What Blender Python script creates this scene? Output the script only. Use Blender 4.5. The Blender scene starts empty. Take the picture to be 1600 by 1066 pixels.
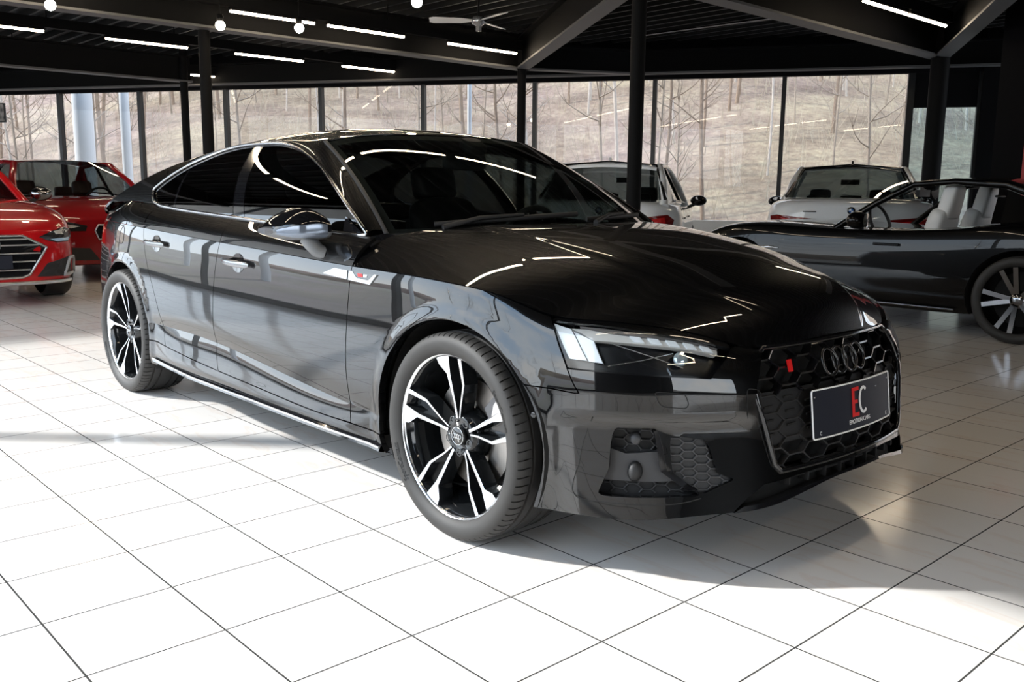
import bpy, bmesh, math, random
import numpy as np
from mathutils import Vector, Matrix
from mathutils.geometry import delaunay_2d_cdt

PI = math.pi
random.seed(7)
SC = bpy.context.scene
COL = SC.collection

# ---------------------------------------------------------------- camera, sky, sun, exposure
# metres; x = forward of the black car, y = its left, origin on the floor under its front axle
CAM_POS = Vector((2.16535585, -2.63446587, 1.09625282))
CAM_R = ((0.67503869, 0.73771183, 0.01019904), (-0.12639133, 0.10201196, 0.98672123), (0.72687551, -0.66736408, 0.1621024))
cam_data = bpy.data.cameras.new('camera')
cam = bpy.data.objects.new('camera', cam_data)
COL.objects.link(cam)
m4 = Matrix(CAM_R).transposed()
m4 = m4.to_quaternion().to_matrix().to_4x4()
m4.translation = CAM_POS
cam.matrix_world = m4
cam_data.sensor_fit = 'HORIZONTAL'
cam_data.sensor_width = 36.0
cam_data.lens = 36.0 * 1420.0 / 1600.0
cam_data.clip_start = 0.05
cam_data.clip_end = 500
SC.camera = cam

SC.view_settings.view_transform = 'Standard'
SC.view_settings.look = 'None'
SC.view_settings.gamma = 1.0
SC.view_settings.use_curve_mapping = False
SC.view_settings.exposure = 0.0

world = bpy.data.worlds.new('sky')
SC.world = world
world.use_nodes = True
wn = world.node_tree.nodes
wl = world.node_tree.links
wn.clear()
w_out = wn.new('ShaderNodeOutputWorld')
w_bg = wn.new('ShaderNodeBackground')
w_tc = wn.new('ShaderNodeTexCoord')
w_sep = wn.new('ShaderNodeSeparateXYZ')
w_rmp = wn.new('ShaderNodeValToRGB')
w_noi = wn.new('ShaderNodeTexNoise')
w_mix = wn.new('ShaderNodeMixRGB')
w_cr = wn.new('ShaderNodeValToRGB')
wl.new(w_tc.outputs['Generated'], w_sep.inputs[0])
wl.new(w_sep.outputs['Z'], w_rmp.inputs[0])
w_rmp.color_ramp.elements[0].position = 0.0
w_rmp.color_ramp.elements[0].color = (0.86, 0.93, 1.0, 1)
w_rmp.color_ramp.elements[1].position = 0.6
w_rmp.color_ramp.elements[1].color = (0.42, 0.62, 0.90, 1)
wl.new(w_tc.outputs['Generated'], w_noi.inputs['Vector'])
w_noi.inputs['Scale'].default_value = 3.0
w_noi.inputs['Detail'].default_value = 6.0
wl.new(w_noi.outputs['Fac'], w_cr.inputs[0])
w_cr.color_ramp.elements[0].position = 0.45
w_cr.color_ramp.elements[0].color = (0, 0, 0, 1)
w_cr.color_ramp.elements[1].position = 0.65
w_cr.color_ramp.elements[1].color = (1, 1, 1, 1)
wl.new(w_cr.outputs[0], w_mix.inputs['Fac'])
wl.new(w_rmp.outputs[0], w_mix.inputs['Color1'])
w_mix.inputs['Color2'].default_value = (1.0, 1.0, 1.0, 1)
wl.new(w_mix.outputs[0], w_bg.inputs['Color'])
w_bg.inputs['Strength'].default_value = 5.4
wl.new(w_bg.outputs[0], w_out.inputs['Surface'])

SUN_DIR = Vector((1.10, 1.12, -0.95)).normalized()
sun_data = bpy.data.lights.new('sun', 'SUN')
sun_data.energy = 9.0
sun_data.angle = math.radians(1.6)
sun_data.color = (1.0, 0.98, 0.96)
sun = bpy.data.objects.new('sun', sun_data)
COL.objects.link(sun)
sun.rotation_euler = SUN_DIR.to_track_quat('-Z', 'Y').to_euler()
sun.location = (-12, -14, 12)
# ---------------------------------------------------------------- materials
MATS = {}
def mat(name, col=(0.5, 0.5, 0.5), rough=0.5, metal=0.0, coat=0.0, spec=0.5, emit=None, estr=0.0, trans=0.0, ior=1.45):
    if name in MATS:
        return MATS[name]
    m = bpy.data.materials.new(name)
    m.use_nodes = True
    b = m.node_tree.nodes['Principled BSDF']
    b.inputs['Base Color'].default_value = (*col, 1)
    b.inputs['Roughness'].default_value = rough
    b.inputs['Metallic'].default_value = metal
    b.inputs['Coat Weight'].default_value = coat
    b.inputs['Coat Roughness'].default_value = 0.02
    b.inputs['Specular IOR Level'].default_value = spec
    b.inputs['IOR'].default_value = ior
    b.inputs['Transmission Weight'].default_value = trans
    if emit:
        b.inputs['Emission Color'].default_value = (*emit, 1)
        b.inputs['Emission Strength'].default_value = estr
    MATS[name] = m
    return m

def nodes_of(m):
    return m.node_tree.nodes, m.node_tree.links, m.node_tree.nodes['Principled BSDF']

def glass_mat(name, tint=(0.9, 0.95, 0.95), ior=1.45, strength=1.0):
    """thin pane: tinted see-through plus mirror-like surface reflection"""
    if name in MATS:
        return MATS[name]
    m = bpy.data.materials.new(name)
    m.use_nodes = True
    n, l = m.node_tree.nodes, m.node_tree.links
    n.clear()
    o = n.new('ShaderNodeOutputMaterial')
    t = n.new('ShaderNodeBsdfTransparent')
    g = n.new('ShaderNodeBsdfGlossy')
    f = n.new('ShaderNodeFresnel')
    x = n.new('ShaderNodeMixShader')
    t.inputs['Color'].default_value = (*tint, 1)
    g.inputs['Roughness'].default_value = 0.0
    g.inputs['Color'].default_value = (1, 1, 1, 1)
    ge = n.new('ShaderNodeNewGeometry')
    ri = n.new('ShaderNodeMapRange')
    ri.inputs['To Min'].default_value = ior
    ri.inputs['To Max'].default_value = 1.0 / ior
    l.new(ge.outputs['Backfacing'], ri.inputs['Value'])
    l.new(ri.outputs[0], f.inputs['IOR'])
    mu = n.new('ShaderNodeMath')
    mu.operation = 'MULTIPLY'
    mu.inputs[1].default_value = strength
    mu.use_clamp = True
    l.new(f.outputs[0], mu.inputs[0])
    l.new(mu.outputs[0], x.inputs[0])
    l.new(t.outputs[0], x.inputs[1])
    l.new(g.outputs[0], x.inputs[2])
    l.new(x.outputs[0], o.inputs[0])
    MATS[name] = m
    return m

def paint_mat(name, col, flake=0.0, rough=0.3, coat=1.0, metal=0.0):
    """car lacquer: a dark or coloured base with fine metal flakes under clear coat"""
    if name in MATS:
        return MATS[name]
    m = mat(name, col, rough, metal, coat, 0.08)
    n, l, b = nodes_of(m)
    b.inputs['Coat Roughness'].default_value = 0.004
    b.inputs['Coat IOR'].default_value = 1.62
    if flake > 0:
        tc = n.new('ShaderNodeTexCoord')
        v = n.new('ShaderNodeTexVoronoi')
        v.inputs['Scale'].default_value = 520
        r = n.new('ShaderNodeValToRGB')
        r.color_ramp.elements[0].position = 0.0
        r.color_ramp.elements[0].color = (*[c + flake for c in col], 1)
        r.color_ramp.elements[1].position = 0.32
        r.color_ramp.elements[1].color = (*col, 1)
        l.new(tc.outputs['Object'], v.inputs['Vector'])
        l.new(v.outputs['Distance'], r.inputs[0])
        l.new(r.outputs[0], b.inputs['Base Color'])
    return m

# ---------------------------------------------------------------- object helpers
def tag(o, label, cat, group=None, kind=None):
    if label:
        o['label'] = label
    if cat:
        o['category'] = cat
    if group:
        o['group'] = group
    if kind:
        o['kind'] = kind
    return o

def thing(name, label, cat, loc=(0, 0, 0), rz=0.0, group=None):
    o = bpy.data.objects.new(name, None)
    o.empty_display_size = 0.2
    COL.objects.link(o)
    o.location = loc
    o.rotation_euler = (0, 0, rz)
    return tag(o, label, cat, group)

def link_mesh(name, me, material, parent=None):
    o = bpy.data.objects.new(name, me)
    COL.objects.link(o)
    if material is not None:
        for mm in (material if isinstance(material, (list, tuple)) else [material]):
            me.materials.append(mm)
    if parent is not None:
        o.parent = parent
    return o

class MB:
    """collects shapes into one mesh"""
    def __init__(s):
        s.v = []; s.f = []; s.sm = []; s.mi = []
    def add(s, vs, fs, smooth=False, mi=0):
        k = len(s.v)
        s.v += [tuple(map(float, p)) for p in vs]
        s.f += [tuple(i + k for i in f) for f in fs]
        s.sm += [smooth] * len(fs)
        s.mi += [mi] * len(fs)
        return s
    def box(s, c, d, rz=0.0, mi=0, M=None):
        hx, hy, hz = d[0] / 2, d[1] / 2, d[2] / 2
        ca, sa = math.cos(rz), math.sin(rz)
        vs = []
        for (x, y, z) in [(-hx, -hy, -hz), (hx, -hy, -hz), (hx, hy, -hz), (-hx, hy, -hz), (-hx, -hy, hz), (hx, -hy, hz), (hx, hy, hz), (-hx, hy, hz)]:
            p = (c[0] + x * ca - y * sa, c[1] + x * sa + y * ca, c[2] + z)
            if M is not None:
                p = tuple(M @ Vector(p))
            vs.append(p)
        return s.add(vs, [(0, 3, 2, 1), (4, 5, 6, 7), (0, 1, 5, 4), (1, 2, 6, 5), (2, 3, 7, 6), (3, 0, 4, 7)], False, mi)
    def bar(s, a, b, w, h, up=(0, 0, 1), mi=0):
        """rectangular bar from a to b"""
        a, b, up = Vector(a), Vector(b), Vector(up)
        d = (b - a).normalized()
        r = d.cross(up).normalized()
        u = r.cross(d).normalized()
        vs = []
        for p in (a, b):
            for (i, j) in ((-1, -1), (1, -1), (1, 1), (-1, 1)):
                vs.append(p + r * (i * w / 2) + u * (j * h / 2))
        return s.add(vs, [(0, 1, 2, 3), (7, 6, 5, 4), (0, 4, 5, 1), (1, 5, 6, 2), (2, 6, 7, 3), (3, 7, 4, 0)], False, mi)
    def tube(s, pts, r, n=10, closed=False, caps=True, mi=0, flat=None):
        """round tube along points; r may be a list; flat=(a,b) scales across the frame"""
        P = [Vector(p) for p in pts]
        N = len(P)
        rr = r if isinstance(r, (list, tuple)) else [r] * N
        T = []
        for i in range(N):
            if closed:
                t = P[(i + 1) % N] - P[i - 1]
            else:
                t = P[min(i + 1, N - 1)] - P[max(i - 1, 0)]
            T.append(t.normalized() if t.length > 1e-9 else Vector((0, 0, 1)))
        up = Vector((0, 0, 1)) if abs(T[0].z) < 0.9 else Vector((1, 0, 0))
        u = (up - T[0] * up.dot(T[0])).normalized()
        vs = []
        for i in range(N):
            u = (u - T[i] * u.dot(T[i])).normalized()
            w = T[i].cross(u)
            fa, fb = flat if flat else (1, 1)
            for k in range(n):
                a = 2 * PI * k / n
                vs.append(P[i] + u * (math.cos(a) * rr[i] * fa) + w * (math.sin(a) * rr[i] * fb))
        fs = []
        for i in range(N if closed else N - 1):
            j = (i + 1) % N
            for k in range(n):
                k2 = (k + 1) % n
                fs.append((i * n + k, i * n + k2, j * n + k2, j * n + k))
        s.add(vs, fs, True, mi)
        if caps and not closed:
            s.add(vs[:n][::-1], [tuple(range(n))], False, mi)
            s.add(vs[-n:], [tuple(range(n))], False, mi)
        return s
    def lathe(s, prof, n=48, M=None, smooth=True, mi=0, a0=0.0, a1=2 * PI, sharp=()):
        """prof: (radius, height) about the z axis, M places it"""
        full = abs(a1 - a0 - 2 * PI) < 1e-6
        na = n if full else n + 1
        segs, cur = [], [prof[0]]
        for i, p in enumerate(prof[1:], 1):
            cur.append(p)
            if i in sharp:
                segs.append(cur); cur = [p]
        segs.append(cur)
        for sg in segs:
            if len(sg) < 2:
                continue
            vs, fs = [], []
            for k in range(na):
                a = a0 + (a1 - a0) * k / n
                for (r, z) in sg:
                    p = Vector((r * math.cos(a), r * math.sin(a), z))
                    vs.append(M @ p if M is not None else p)
            m = len(sg)
            for k in range(n):
                k2 = (k + 1) % na
                for j in range(m - 1):
                    fs.append((k * m + j, k2 * m + j, k2 * m + j + 1, k * m + j + 1))
            s.add(vs, fs, smooth, mi)
        return s
    def prism(s, poly, z0, z1, M=None, mi=0, taper=None):
        """extruded flat polygon between z0 and z1; taper = polygon for the z1 end"""
        n = len(poly)
        top = taper or poly
        vs = [Vector((p[0], p[1], z0)) for p in poly] + [Vector((p[0], p[1], z1)) for p in top]
        if M is not None:
            vs = [M @ v for v in vs]
        area = sum(poly[i][0] * poly[(i + 1) % n][1] - poly[(i + 1) % n][0] * poly[i][1] for i in range(n))
        fs = [tuple(range(n))[::-1], tuple(range(n, 2 * n))] + [(i, (i + 1) % n, n + (i + 1) % n, n + i) for i in range(n)]
        if (area < 0) != (z1 < z0):
            fs = [f[::-1] for f in fs]
        return s.add(vs, fs, False, mi)
    def grid(s, G, smooth=True, mi=0, flip=False):
        G = np.asarray(G)
        a, b = G.shape[:2]
        fs = []
        for i in range(a - 1):
            for j in range(b - 1):
                f = (i * b + j, (i + 1) * b + j, (i + 1) * b + j + 1, i * b + j + 1)
                fs.append(f[::-1] if flip else f)
        return s.add(G.reshape(-1, 3), fs, smooth, mi)
    def ball(s, c, r, n=12, m=8, mi=0):
        r = r if isinstance(r, (tuple, list)) else (r, r, r)
        vs, fs = [], []
        for i in range(m + 1):
            t = PI * i / m
            for k in range(n):
                a = 2 * PI * k / n
                vs.append((c[0] + r[0] * math.sin(t) * math.cos(a), c[1] + r[1] * math.sin(t) * math.sin(a), c[2] + r[2] * math.cos(t)))
        for i in range(m):
            for k in range(n):
                k2 = (k + 1) % n
                fs.append((i * n + k, (i + 1) * n + k, (i + 1) * n + k2, i * n + k2))
        return s.add(vs, fs, True, mi)
    def mirror_y(s):
        """the same shapes again on the other side"""
        k = len(s.v)
        s.v += [(x, -y, z) for (x, y, z) in s.v]
        nf = [tuple(i + k for i in f[::-1]) for f in s.f]
        s.f += nf; s.sm += s.sm[:]; s.mi += s.mi[:]
        return s
    def flipped(s):
        o = MB()
        o.v = [(x, -y, z) for (x, y, z) in s.v]
        o.f = [f[::-1] for f in s.f]
        o.sm = s.sm[:]; o.mi = s.mi[:]
        return o
    def build(s, name, material, parent=None, bevel=0.0, seg=2, weld=True):
        me = bpy.data.meshes.new(name)
        me.from_pydata(s.v, [], s.f)
        me.polygons.foreach_set('use_smooth', s.sm)
        me.polygons.foreach_set('material_index', s.mi)
        me.update()
        o = link_mesh(name, me, material, parent)
        if bevel > 0:
            b = o.modifiers.new('edge', 'BEVEL')
            b.width = bevel; b.segments = seg; b.limit_method = 'ANGLE'; b.angle_limit = math.radians(35)
            b.harden_normals = False
        return o

def text_mesh(body, size, material, M, name, parent=None, extrude=0.0008, font_scale_x=1.0, shear=0.0, space=1.0):
    cu = bpy.data.curves.new(name, 'FONT')
    cu.body = body
    cu.size = size
    cu.extrude = extrude
    cu.align_x = 'CENTER'
    cu.align_y = 'CENTER'
    cu.shear = shear
    cu.space_character = space
    o = bpy.data.objects.new(name, cu)
    COL.objects.link(o)
    bpy.context.view_layer.update()
    dg = bpy.context.evaluated_depsgraph_get()
    me = bpy.data.meshes.new_from_object(o.evaluated_get(dg))
    bpy.data.objects.remove(o)
    bpy.data.curves.remove(cu)
    me.transform(M @ Matrix.Diagonal((font_scale_x, 1, 1, 1)))
    me.name = name
    me.materials.clear()
    return link_mesh(name, me, material, parent)

def copy_tree(o, parent=None):
    c = o.copy()
    COL.objects.link(c)
    if parent is not None:
        c.parent = parent
    for ch in o.children:
        copy_tree(ch, c)
    return c

# ---------------------------------------------------------------- smooth curves and trimmed surfaces
def spline_basis(k, x):
    """natural cubic spline through knots k, as a matrix giving the value at x (straight on outside)"""
    k = np.asarray(k, float); x = np.atleast_1d(np.asarray(x, float))
    n = len(k); h = np.diff(k)
    A = np.zeros((n, n)); B = np.zeros((n, n))
    A[0, 0] = A[-1, -1] = 1
    for i in range(1, n - 1):
        A[i, i - 1] = h[i - 1]; A[i, i] = 2 * (h[i - 1] + h[i]); A[i, i + 1] = h[i]
        B[i, i - 1] = 6 / h[i - 1]; B[i, i] = -6 / h[i - 1] - 6 / h[i]; B[i, i + 1] = 6 / h[i]
    M = np.linalg.solve(A, B)
    xc = np.clip(x, k[0], k[-1])
    i = np.clip(np.searchsorted(k, xc, side='right') - 1, 0, n - 2)
    t = xc - k[i]; H = h[i]
    W = np.zeros((len(x), n)); r = np.arange(len(x))
    a = (H - t) / H; b = t / H
    W[r, i] += a; W[r, i + 1] += b
    W += ((a ** 3 - a) * H * H / 6)[:, None] * M[i] + ((b ** 3 - b) * H * H / 6)[:, None] * M[i + 1]
    ex = x - xc
    if np.any(ex != 0):
        e = 1e-4 * (k[-1] - k[0])
        inn = spline_basis(k, np.clip(xc - np.sign(ex) * e, k[0], k[-1]))
        W += (np.abs(ex) / e)[:, None] * (W - inn) * (ex != 0)[:, None]
    return W

def curve(pts, n=40, closed=False):
    """n points of a smooth curve through pts (any dimension)"""
    p = np.asarray(pts, float)
    if closed:
        p = np.vstack([p[-3:], p, p[:3]])
    d = np.concatenate([[0], np.cumsum(np.maximum(np.linalg.norm(np.diff(p, axis=0), axis=1), 1e-6) ** 0.7)])
    if closed:
        x = np.linspace(d[3], d[-3], n + 1)[:-1]
    else:
        x = np.linspace(d[0], d[-1], n)
    return spline_basis(d, x) @ p

def spl(xs, ys):
    """scalar smooth function through (xs, ys)"""
    xs = np.asarray(xs, float); ys = np.asarray(ys, float)
    o = np.argsort(xs); xs = xs[o]; ys = ys[o]
    return lambda x: spline_basis(xs, np.ravel(x)) @ ys

def dense(poly, step):
    out = []
    n = len(poly)
    for i in range(n):
        a = np.asarray(poly[i], float); b = np.asarray(poly[(i + 1) % n], float)
        k = max(1, int(math.ceil(np.linalg.norm(b - a) / step)))
        for j in range(k):
            out.append(a + (b - a) * j / k)
    return np.array(out)

def inside(poly, P):
    """which points P lie in the polygon"""
    x, y = P[:, 0], P[:, 1]
    r = np.zeros(len(P), bool)
    n = len(poly)
    for i in range(n):
        x1, y1 = poly[i]; x2, y2 = poly[(i + 1) % n]
        c = (y1 > y) != (y2 > y)
        with np.errstate(divide='ignore', invalid='ignore'):
            xi = (x2 - x1) * (y - y1) / (y2 - y1) + x1
        r ^= c & (x < xi)
    return r

class Surf:
    """f(uv) -> points; du, dv are the tessellation steps; sgn orients the normal"""
    def __init__(s, f, du, dv, sgn=1.0, eps=1e-4):
        s.f = f; s.du = du; s.dv = dv; s.sgn = sgn; s.eps = eps
        s.tab = None
    def P(s, uv):
        return s.f(np.asarray(uv, float).reshape(-1, 2))
    def N(s, uv):
        uv = np.asarray(uv, float).reshape(-1, 2); e = s.eps
        a = s.f(uv + [e, 0]) - s.f(uv - [e, 0])
        b = s.f(uv + [0, e]) - s.f(uv - [0, e])
        n = np.cross(a, b) * s.sgn
        return n / np.maximum(np.linalg.norm(n, axis=1, keepdims=True), 1e-12)
    def build_table(s, u0, u1, v0, v1, nu=260, nv=120):
        U, V = np.meshgrid(np.linspace(u0, u1, nu), np.linspace(v0, v1, nv), indexing='ij')
        s.tuv = np.stack([U.ravel(), V.ravel()], 1)
        s.tp = s.P(s.tuv)
        s.box = (u0, u1, v0, v1)
        s.tab = True
    def inv(s, a, va, b, vb, near=None):
        """uv of the point whose coordinate a is va and b is vb"""
        d = (s.tp[:, a] - va) ** 2 + (s.tp[:, b] - vb) ** 2
        if near is not None:
            d = d + 1e-3 * ((s.tp - near) ** 2).sum(1)
        uv = s.tuv[np.argmin(d)].copy()
        e = 1e-4
        for _ in range(6):
            p = s.P([uv, uv + [e, 0], uv + [0, e]])
            r = np.array([p[0][a] - va, p[0][b] - vb])
            J = np.array([[p[1][a] - p[0][a], p[2][a] - p[0][a]], [p[1][b] - p[0][b], p[2][b] - p[0][b]]]) / e
            if abs(np.linalg.det(J)) < 1e-7:
                break
            st = np.linalg.solve(J, -r)
            st = np.clip(st, -0.4, 0.4)
            uv = uv + st
            if np.abs(st).max() < 1e-6:
                break
        return uv

def offset_poly(poly, S, d):
    """move a dense uv outline inward by d metres"""
    n = len(poly)
    e = 1e-3
    p0 = S.P(poly); mu = np.linalg.norm(S.P(poly + [e, 0]) - p0, axis=1) / e; mv = np.linalg.norm(S.P(poly + [0, e]) - p0, axis=1) / e
    mu = np.maximum(mu, 1e-4); mv = np.maximum(mv, 1e-4)
    prv = np.roll(poly, 1, 0); nxt = np.roll(poly, -1, 0)
    sc = np.stack([mu, mv], 1)
    t1 = (poly - prv) * sc; t2 = (nxt - poly) * sc
    t1 /= np.maximum(np.linalg.norm(t1, axis=1, keepdims=True), 1e-9); t2 /= np.maximum(np.linalg.norm(t2, axis=1, keepdims=True), 1e-9)
    area = 0.5 * np.sum(poly[:, 0] * nxt[:, 1] - nxt[:, 0] * poly[:, 1])
    s = 1.0 if area > 0 else -1.0
    n1 = np.stack([-t1[:, 1], t1[:, 0]], 1) * s; n2 = np.stack([-t2[:, 1], t2[:, 0]], 1) * s
    m = n1 + n2
    q = np.maximum((m * n1).sum(1, keepdims=True), 0.5)
    m = m / q
    return poly + m * d / sc

def trim(S, outline, holes=(), gap=0.0, rim=0.012, extra_v=(), extra_u=(), thick_in=None):
    """panel of surface S inside a uv outline: returns verts, faces, corner normals"""
    def prep(pl, g):
        pl = np.asarray(pl, float)
        e = 1e-3
        c = pl.mean(0)
        keep = np.linalg.norm(np.roll(pl, -1, 0) - pl, axis=1) > 1e-6
        pl = pl[keep]
        sc = np.array([S.du, S.dv])
        pl = dense(pl / sc, 0.7) * sc
        if g:
            pl = offset_poly(pl, S, g)
        return pl
    O = prep(outline, gap)
    H = [prep(h, -gap) for h in holes]
    u0, v0 = O.min(0); u1, v1 = O.max(0)
    us = np.arange(math.floor(u0 / S.du) * S.du, u1 + S.du, S.du)
    vs = np.arange(math.floor(v0 / S.dv) * S.dv, v1 + S.dv, S.dv)
    us = np.unique(np.concatenate([us, [e for e in extra_u if u0 < e < u1]]))
    vs = np.unique(np.concatenate([vs, [e for e in extra_v if v0 < e < v1]]))
    G = np.stack(np.meshgrid(us, vs, indexing='ij'), -1).reshape(-1, 2)
    ok = inside(O, G)
    for h in H:
        ok &= ~inside(h, G)
    G = G[ok]
    B = np.vstack([O] + H)
    sc = np.array([S.du, S.dv])
    if len(G):
        keep = np.ones(len(G), bool)
        for b in B:
            keep &= (((G - b) / sc) ** 2).sum(1) > 0.09
        G = G[keep]
    A = np.vstack([B, G]) if len(G) else B
    edges = []; k = 0
    for pl in [O] + H:
        n = len(pl)
        edges += [(k + i, k + (i + 1) % n) for i in range(n)]
        k += n
    r = delaunay_2d_cdt([Vector(p) for p in (A / sc)], edges, [], 0, 1e-7)
    V2 = np.array([tuple(v) for v in r[0]]) * sc
    F = [f for f in r[2]]
    cen = np.array([V2[list(f)].mean(0) for f in F])
    ok = inside(O, cen)
    for h in H:
        ok &= ~inside(h, cen)
    F = [f for f, o in zip(F, ok) if o]
    P = S.P(V2); N = S.N(V2)
    out_f = []
    for f in F:
        a, b, c = P[f[0]], P[f[1]], P[f[2]]
        nn = np.cross(b - a, c - a)
        if nn @ N[f[0]] < 0:
            f = tuple(f)[::-1]
        out_f.append(tuple(f))
    verts = [p for p in P]; norms = [[tuple(N[i]) for i in f] for f in out_f]
    if rim:
        cnt = {}
        for f in out_f:
            for i in range(len(f)):
                e = (f[i], f[(i + 1) % len(f)])
                cnt[e] = 1
        be = [e for e in cnt if (e[1], e[0]) not in cnt]
        for (a, b) in be:
            k = len(verts)
            pa, pb = P[a], P[b]
            qa, qb = pa - N[a] * rim, pb - N[b] * rim
            verts += [pa, pb, qb, qa]
            out_f.append((k + 1, k, k + 3, k + 2))
            t = pb - pa
            nn = np.cross(t, N[a]); nn = nn / max(np.linalg.norm(nn), 1e-9)
            norms.append([tuple(nn)] * 4)
    return verts, out_f, norms

def panel(name, material, parent, parts, mirror=False):
    """one mesh from trimmed surface pieces with exact normals"""
    V, Fc, Nn = [], [], []
    for (v, f, n) in parts:
        k = len(V)
        V += [tuple(p) for p in v]
        Fc += [tuple(i + k for i in t) for t in f]
        Nn += n
    if mirror:
        V = [(x, -y, z) for (x, y, z) in V]
        Fc = [f[::-1] for f in Fc]
        Nn = [[(a, -b, c) for (a, b, c) in n[::-1]] for n in Nn]
    me = bpy.data.meshes.new(name)
    me.from_pydata(V, [], Fc)
    me.polygons.foreach_set('use_smooth', [True] * len(Fc))
    me.update()
    flat = []
    for p, n in zip(me.polygons, Nn):
        flat += n
    if len(flat) == len(me.loops):
        me.normals_split_custom_set(flat)
    return link_mesh(name, me, material, parent)
# ---------------------------------------------------------------- showroom shell
TILE = 0.334
def floor_mat():
    m = mat('glazed_floor_tiles', (0.78, 0.77, 0.755), 0.10, 0, 0.0, 0.5)
    n, l, b = nodes_of(m)
    tc = n.new('ShaderNodeTexCoord')
    mp = n.new('ShaderNodeMapping')
    mp.inputs['Location'].default_value = (1.56282793 / TILE, 1.71387046 / TILE, 0)
    mp.inputs['Scale'].default_value = (1 / TILE, 1 / TILE, 1)
    l.new(tc.outputs['Object'], mp.inputs['Vector'])
    sx = n.new('ShaderNodeSeparateXYZ')
    l.new(mp.outputs[0], sx.inputs[0])
    def math_(op, a, b_=None, c=None):
        q = n.new('ShaderNodeMath'); q.operation = op
        for i, v in enumerate((a, b_, c)):
            if v is None: continue
            if isinstance(v, (int, float)): q.inputs[i].default_value = v
            else: l.new(v, q.inputs[i])
        return q.outputs[0]
    def edge(c):
        f = math_('FRACT', c)
        d = math_('ABSOLUTE', math_('SUBTRACT', f, 0.5))
        return math_('GREATER_THAN', d, 0.5 - 0.0075)
    g = math_('MAXIMUM', edge(sx.outputs[0]), edge(sx.outputs[1]))
    # tone per tile
    fl = n.new('ShaderNodeVectorMath'); fl.operation = 'FLOOR'
    l.new(mp.outputs[0], fl.inputs[0])
    wn_ = n.new('ShaderNodeTexWhiteNoise'); wn_.noise_dimensions = '3D'
    l.new(fl.outputs[0], wn_.inputs['Vector'])
    # faint pink and grey veins, different in each tile
    off_ = n.new('ShaderNodeVectorMath'); off_.operation = 'MULTIPLY_ADD'
    l.new(wn_.outputs['Color'], off_.inputs[0]); off_.inputs[1].default_value = (7, 7, 7)
    l.new(mp.outputs[0], off_.inputs[2])
    st = n.new('ShaderNodeMapping'); st.inputs['Rotation'].default_value = (0, 0, 0.6); st.inputs['Scale'].default_value = (0.8, 3.0, 1)
    l.new(off_.outputs[0], st.inputs['Vector'])
    nz = n.new('ShaderNodeTexNoise'); nz.inputs['Scale'].default_value = 1.3; nz.inputs['Detail'].default_value = 5; nz.inputs['Distortion'].default_value = 0.8
    l.new(st.outputs[0], nz.inputs['Vector'])
    r1 = n.new('ShaderNodeValToRGB')
    e = r1.color_ramp.elements
    e[0].position = 0.30; e[0].color = (0.80, 0.77, 0.735, 1)
    e[1].position = 0.80; e[1].color = (0.77, 0.75, 0.72, 1)
    p1 = r1.color_ramp.elements.new(0.55); p1.color = (0.80, 0.765, 0.73, 1)
    p2 = r1.color_ramp.elements.new(0.62); p2.color = (0.77, 0.70, 0.645, 1)
    p3 = r1.color_ramp.elements.new(0.68); p3.color = (0.79, 0.755, 0.72, 1)
    l.new(nz.outputs['Fac'], r1.inputs[0])
    tone = n.new('ShaderNodeMixRGB'); tone.blend_type = 'MULTIPLY'; tone.inputs['Fac'].default_value = 1
    tr = n.new('ShaderNodeMapRange'); tr.inputs['To Min'].default_value = 0.95; tr.inputs['To Max'].default_value = 1.0
    l.new(wn_.outputs['Value'], tr.inputs['Value'])
    l.new(r1.outputs[0], tone.inputs['Color1']); l.new(tr.outputs[0], tone.inputs['Color2'])
    mx = n.new('ShaderNodeMixRGB')
    l.new(g, mx.inputs['Fac']); l.new(tone.outputs[0], mx.inputs['Color1']); mx.inputs['Color2'].default_value = (0.05, 0.05, 0.048, 1)
    l.new(mx.outputs[0], b.inputs['Base Color'])
    ro = math_('MULTIPLY_ADD', g, 0.6, 0.13)
    l.new(ro, b.inputs['Roughness'])
    l.new(math_('MULTIPLY_ADD', g, -0.5, 0.5), b.inputs['Specular IOR Level'])
    return m

M_DCHROME = mat("dark_chrome", (0.22, 0.22, 0.23), 0.14, 1.0)
M_FLOOR = floor_mat()
M_STEEL = mat('black_painted_steel', (0.008, 0.008, 0.0085), 0.6, 0, 0, 0.05)
M_FLANGE = mat('flange_lit_grey', (0.10, 0.10, 0.102), 0.5, 0, 0, 0.2)  # bottom flanges coloured lighter to stand for light off the floor
M_DECK = mat('dark_roof_deck', (0.014, 0.0145, 0.015), 0.5, 0, 0, 0.08)
M_WALLB = mat('black_wall_paint', (0.006, 0.006, 0.007), 0.7, 0, 0, 0.05)
M_PANE = glass_mat('window_pane', (0.43, 0.435, 0.44), 1.45, 0.5)
M_PANES = glass_mat('clear_shop_window', (0.92, 0.94, 0.94), 1.45, 0.75)
M_PANEB = glass_mat('window_pane_blue', (0.22, 0.28, 0.31), 1.45, 0.6)
M_FRAME = mat('window_frame_black', (0.010, 0.011, 0.012), 0.4)
M_LED = mat('led_tube', (1, 1, 1), 0.4, emit=(1.0, 0.82, 0.60), estr=36.0)
M_BULB = mat('bulb_glow', (1, 1, 1), 0.4, emit=(1.0, 0.84, 0.6), estr=160.0)
M_SILL = mat('pale_sill', (0.62, 0.60, 0.56), 0.6)

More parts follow.
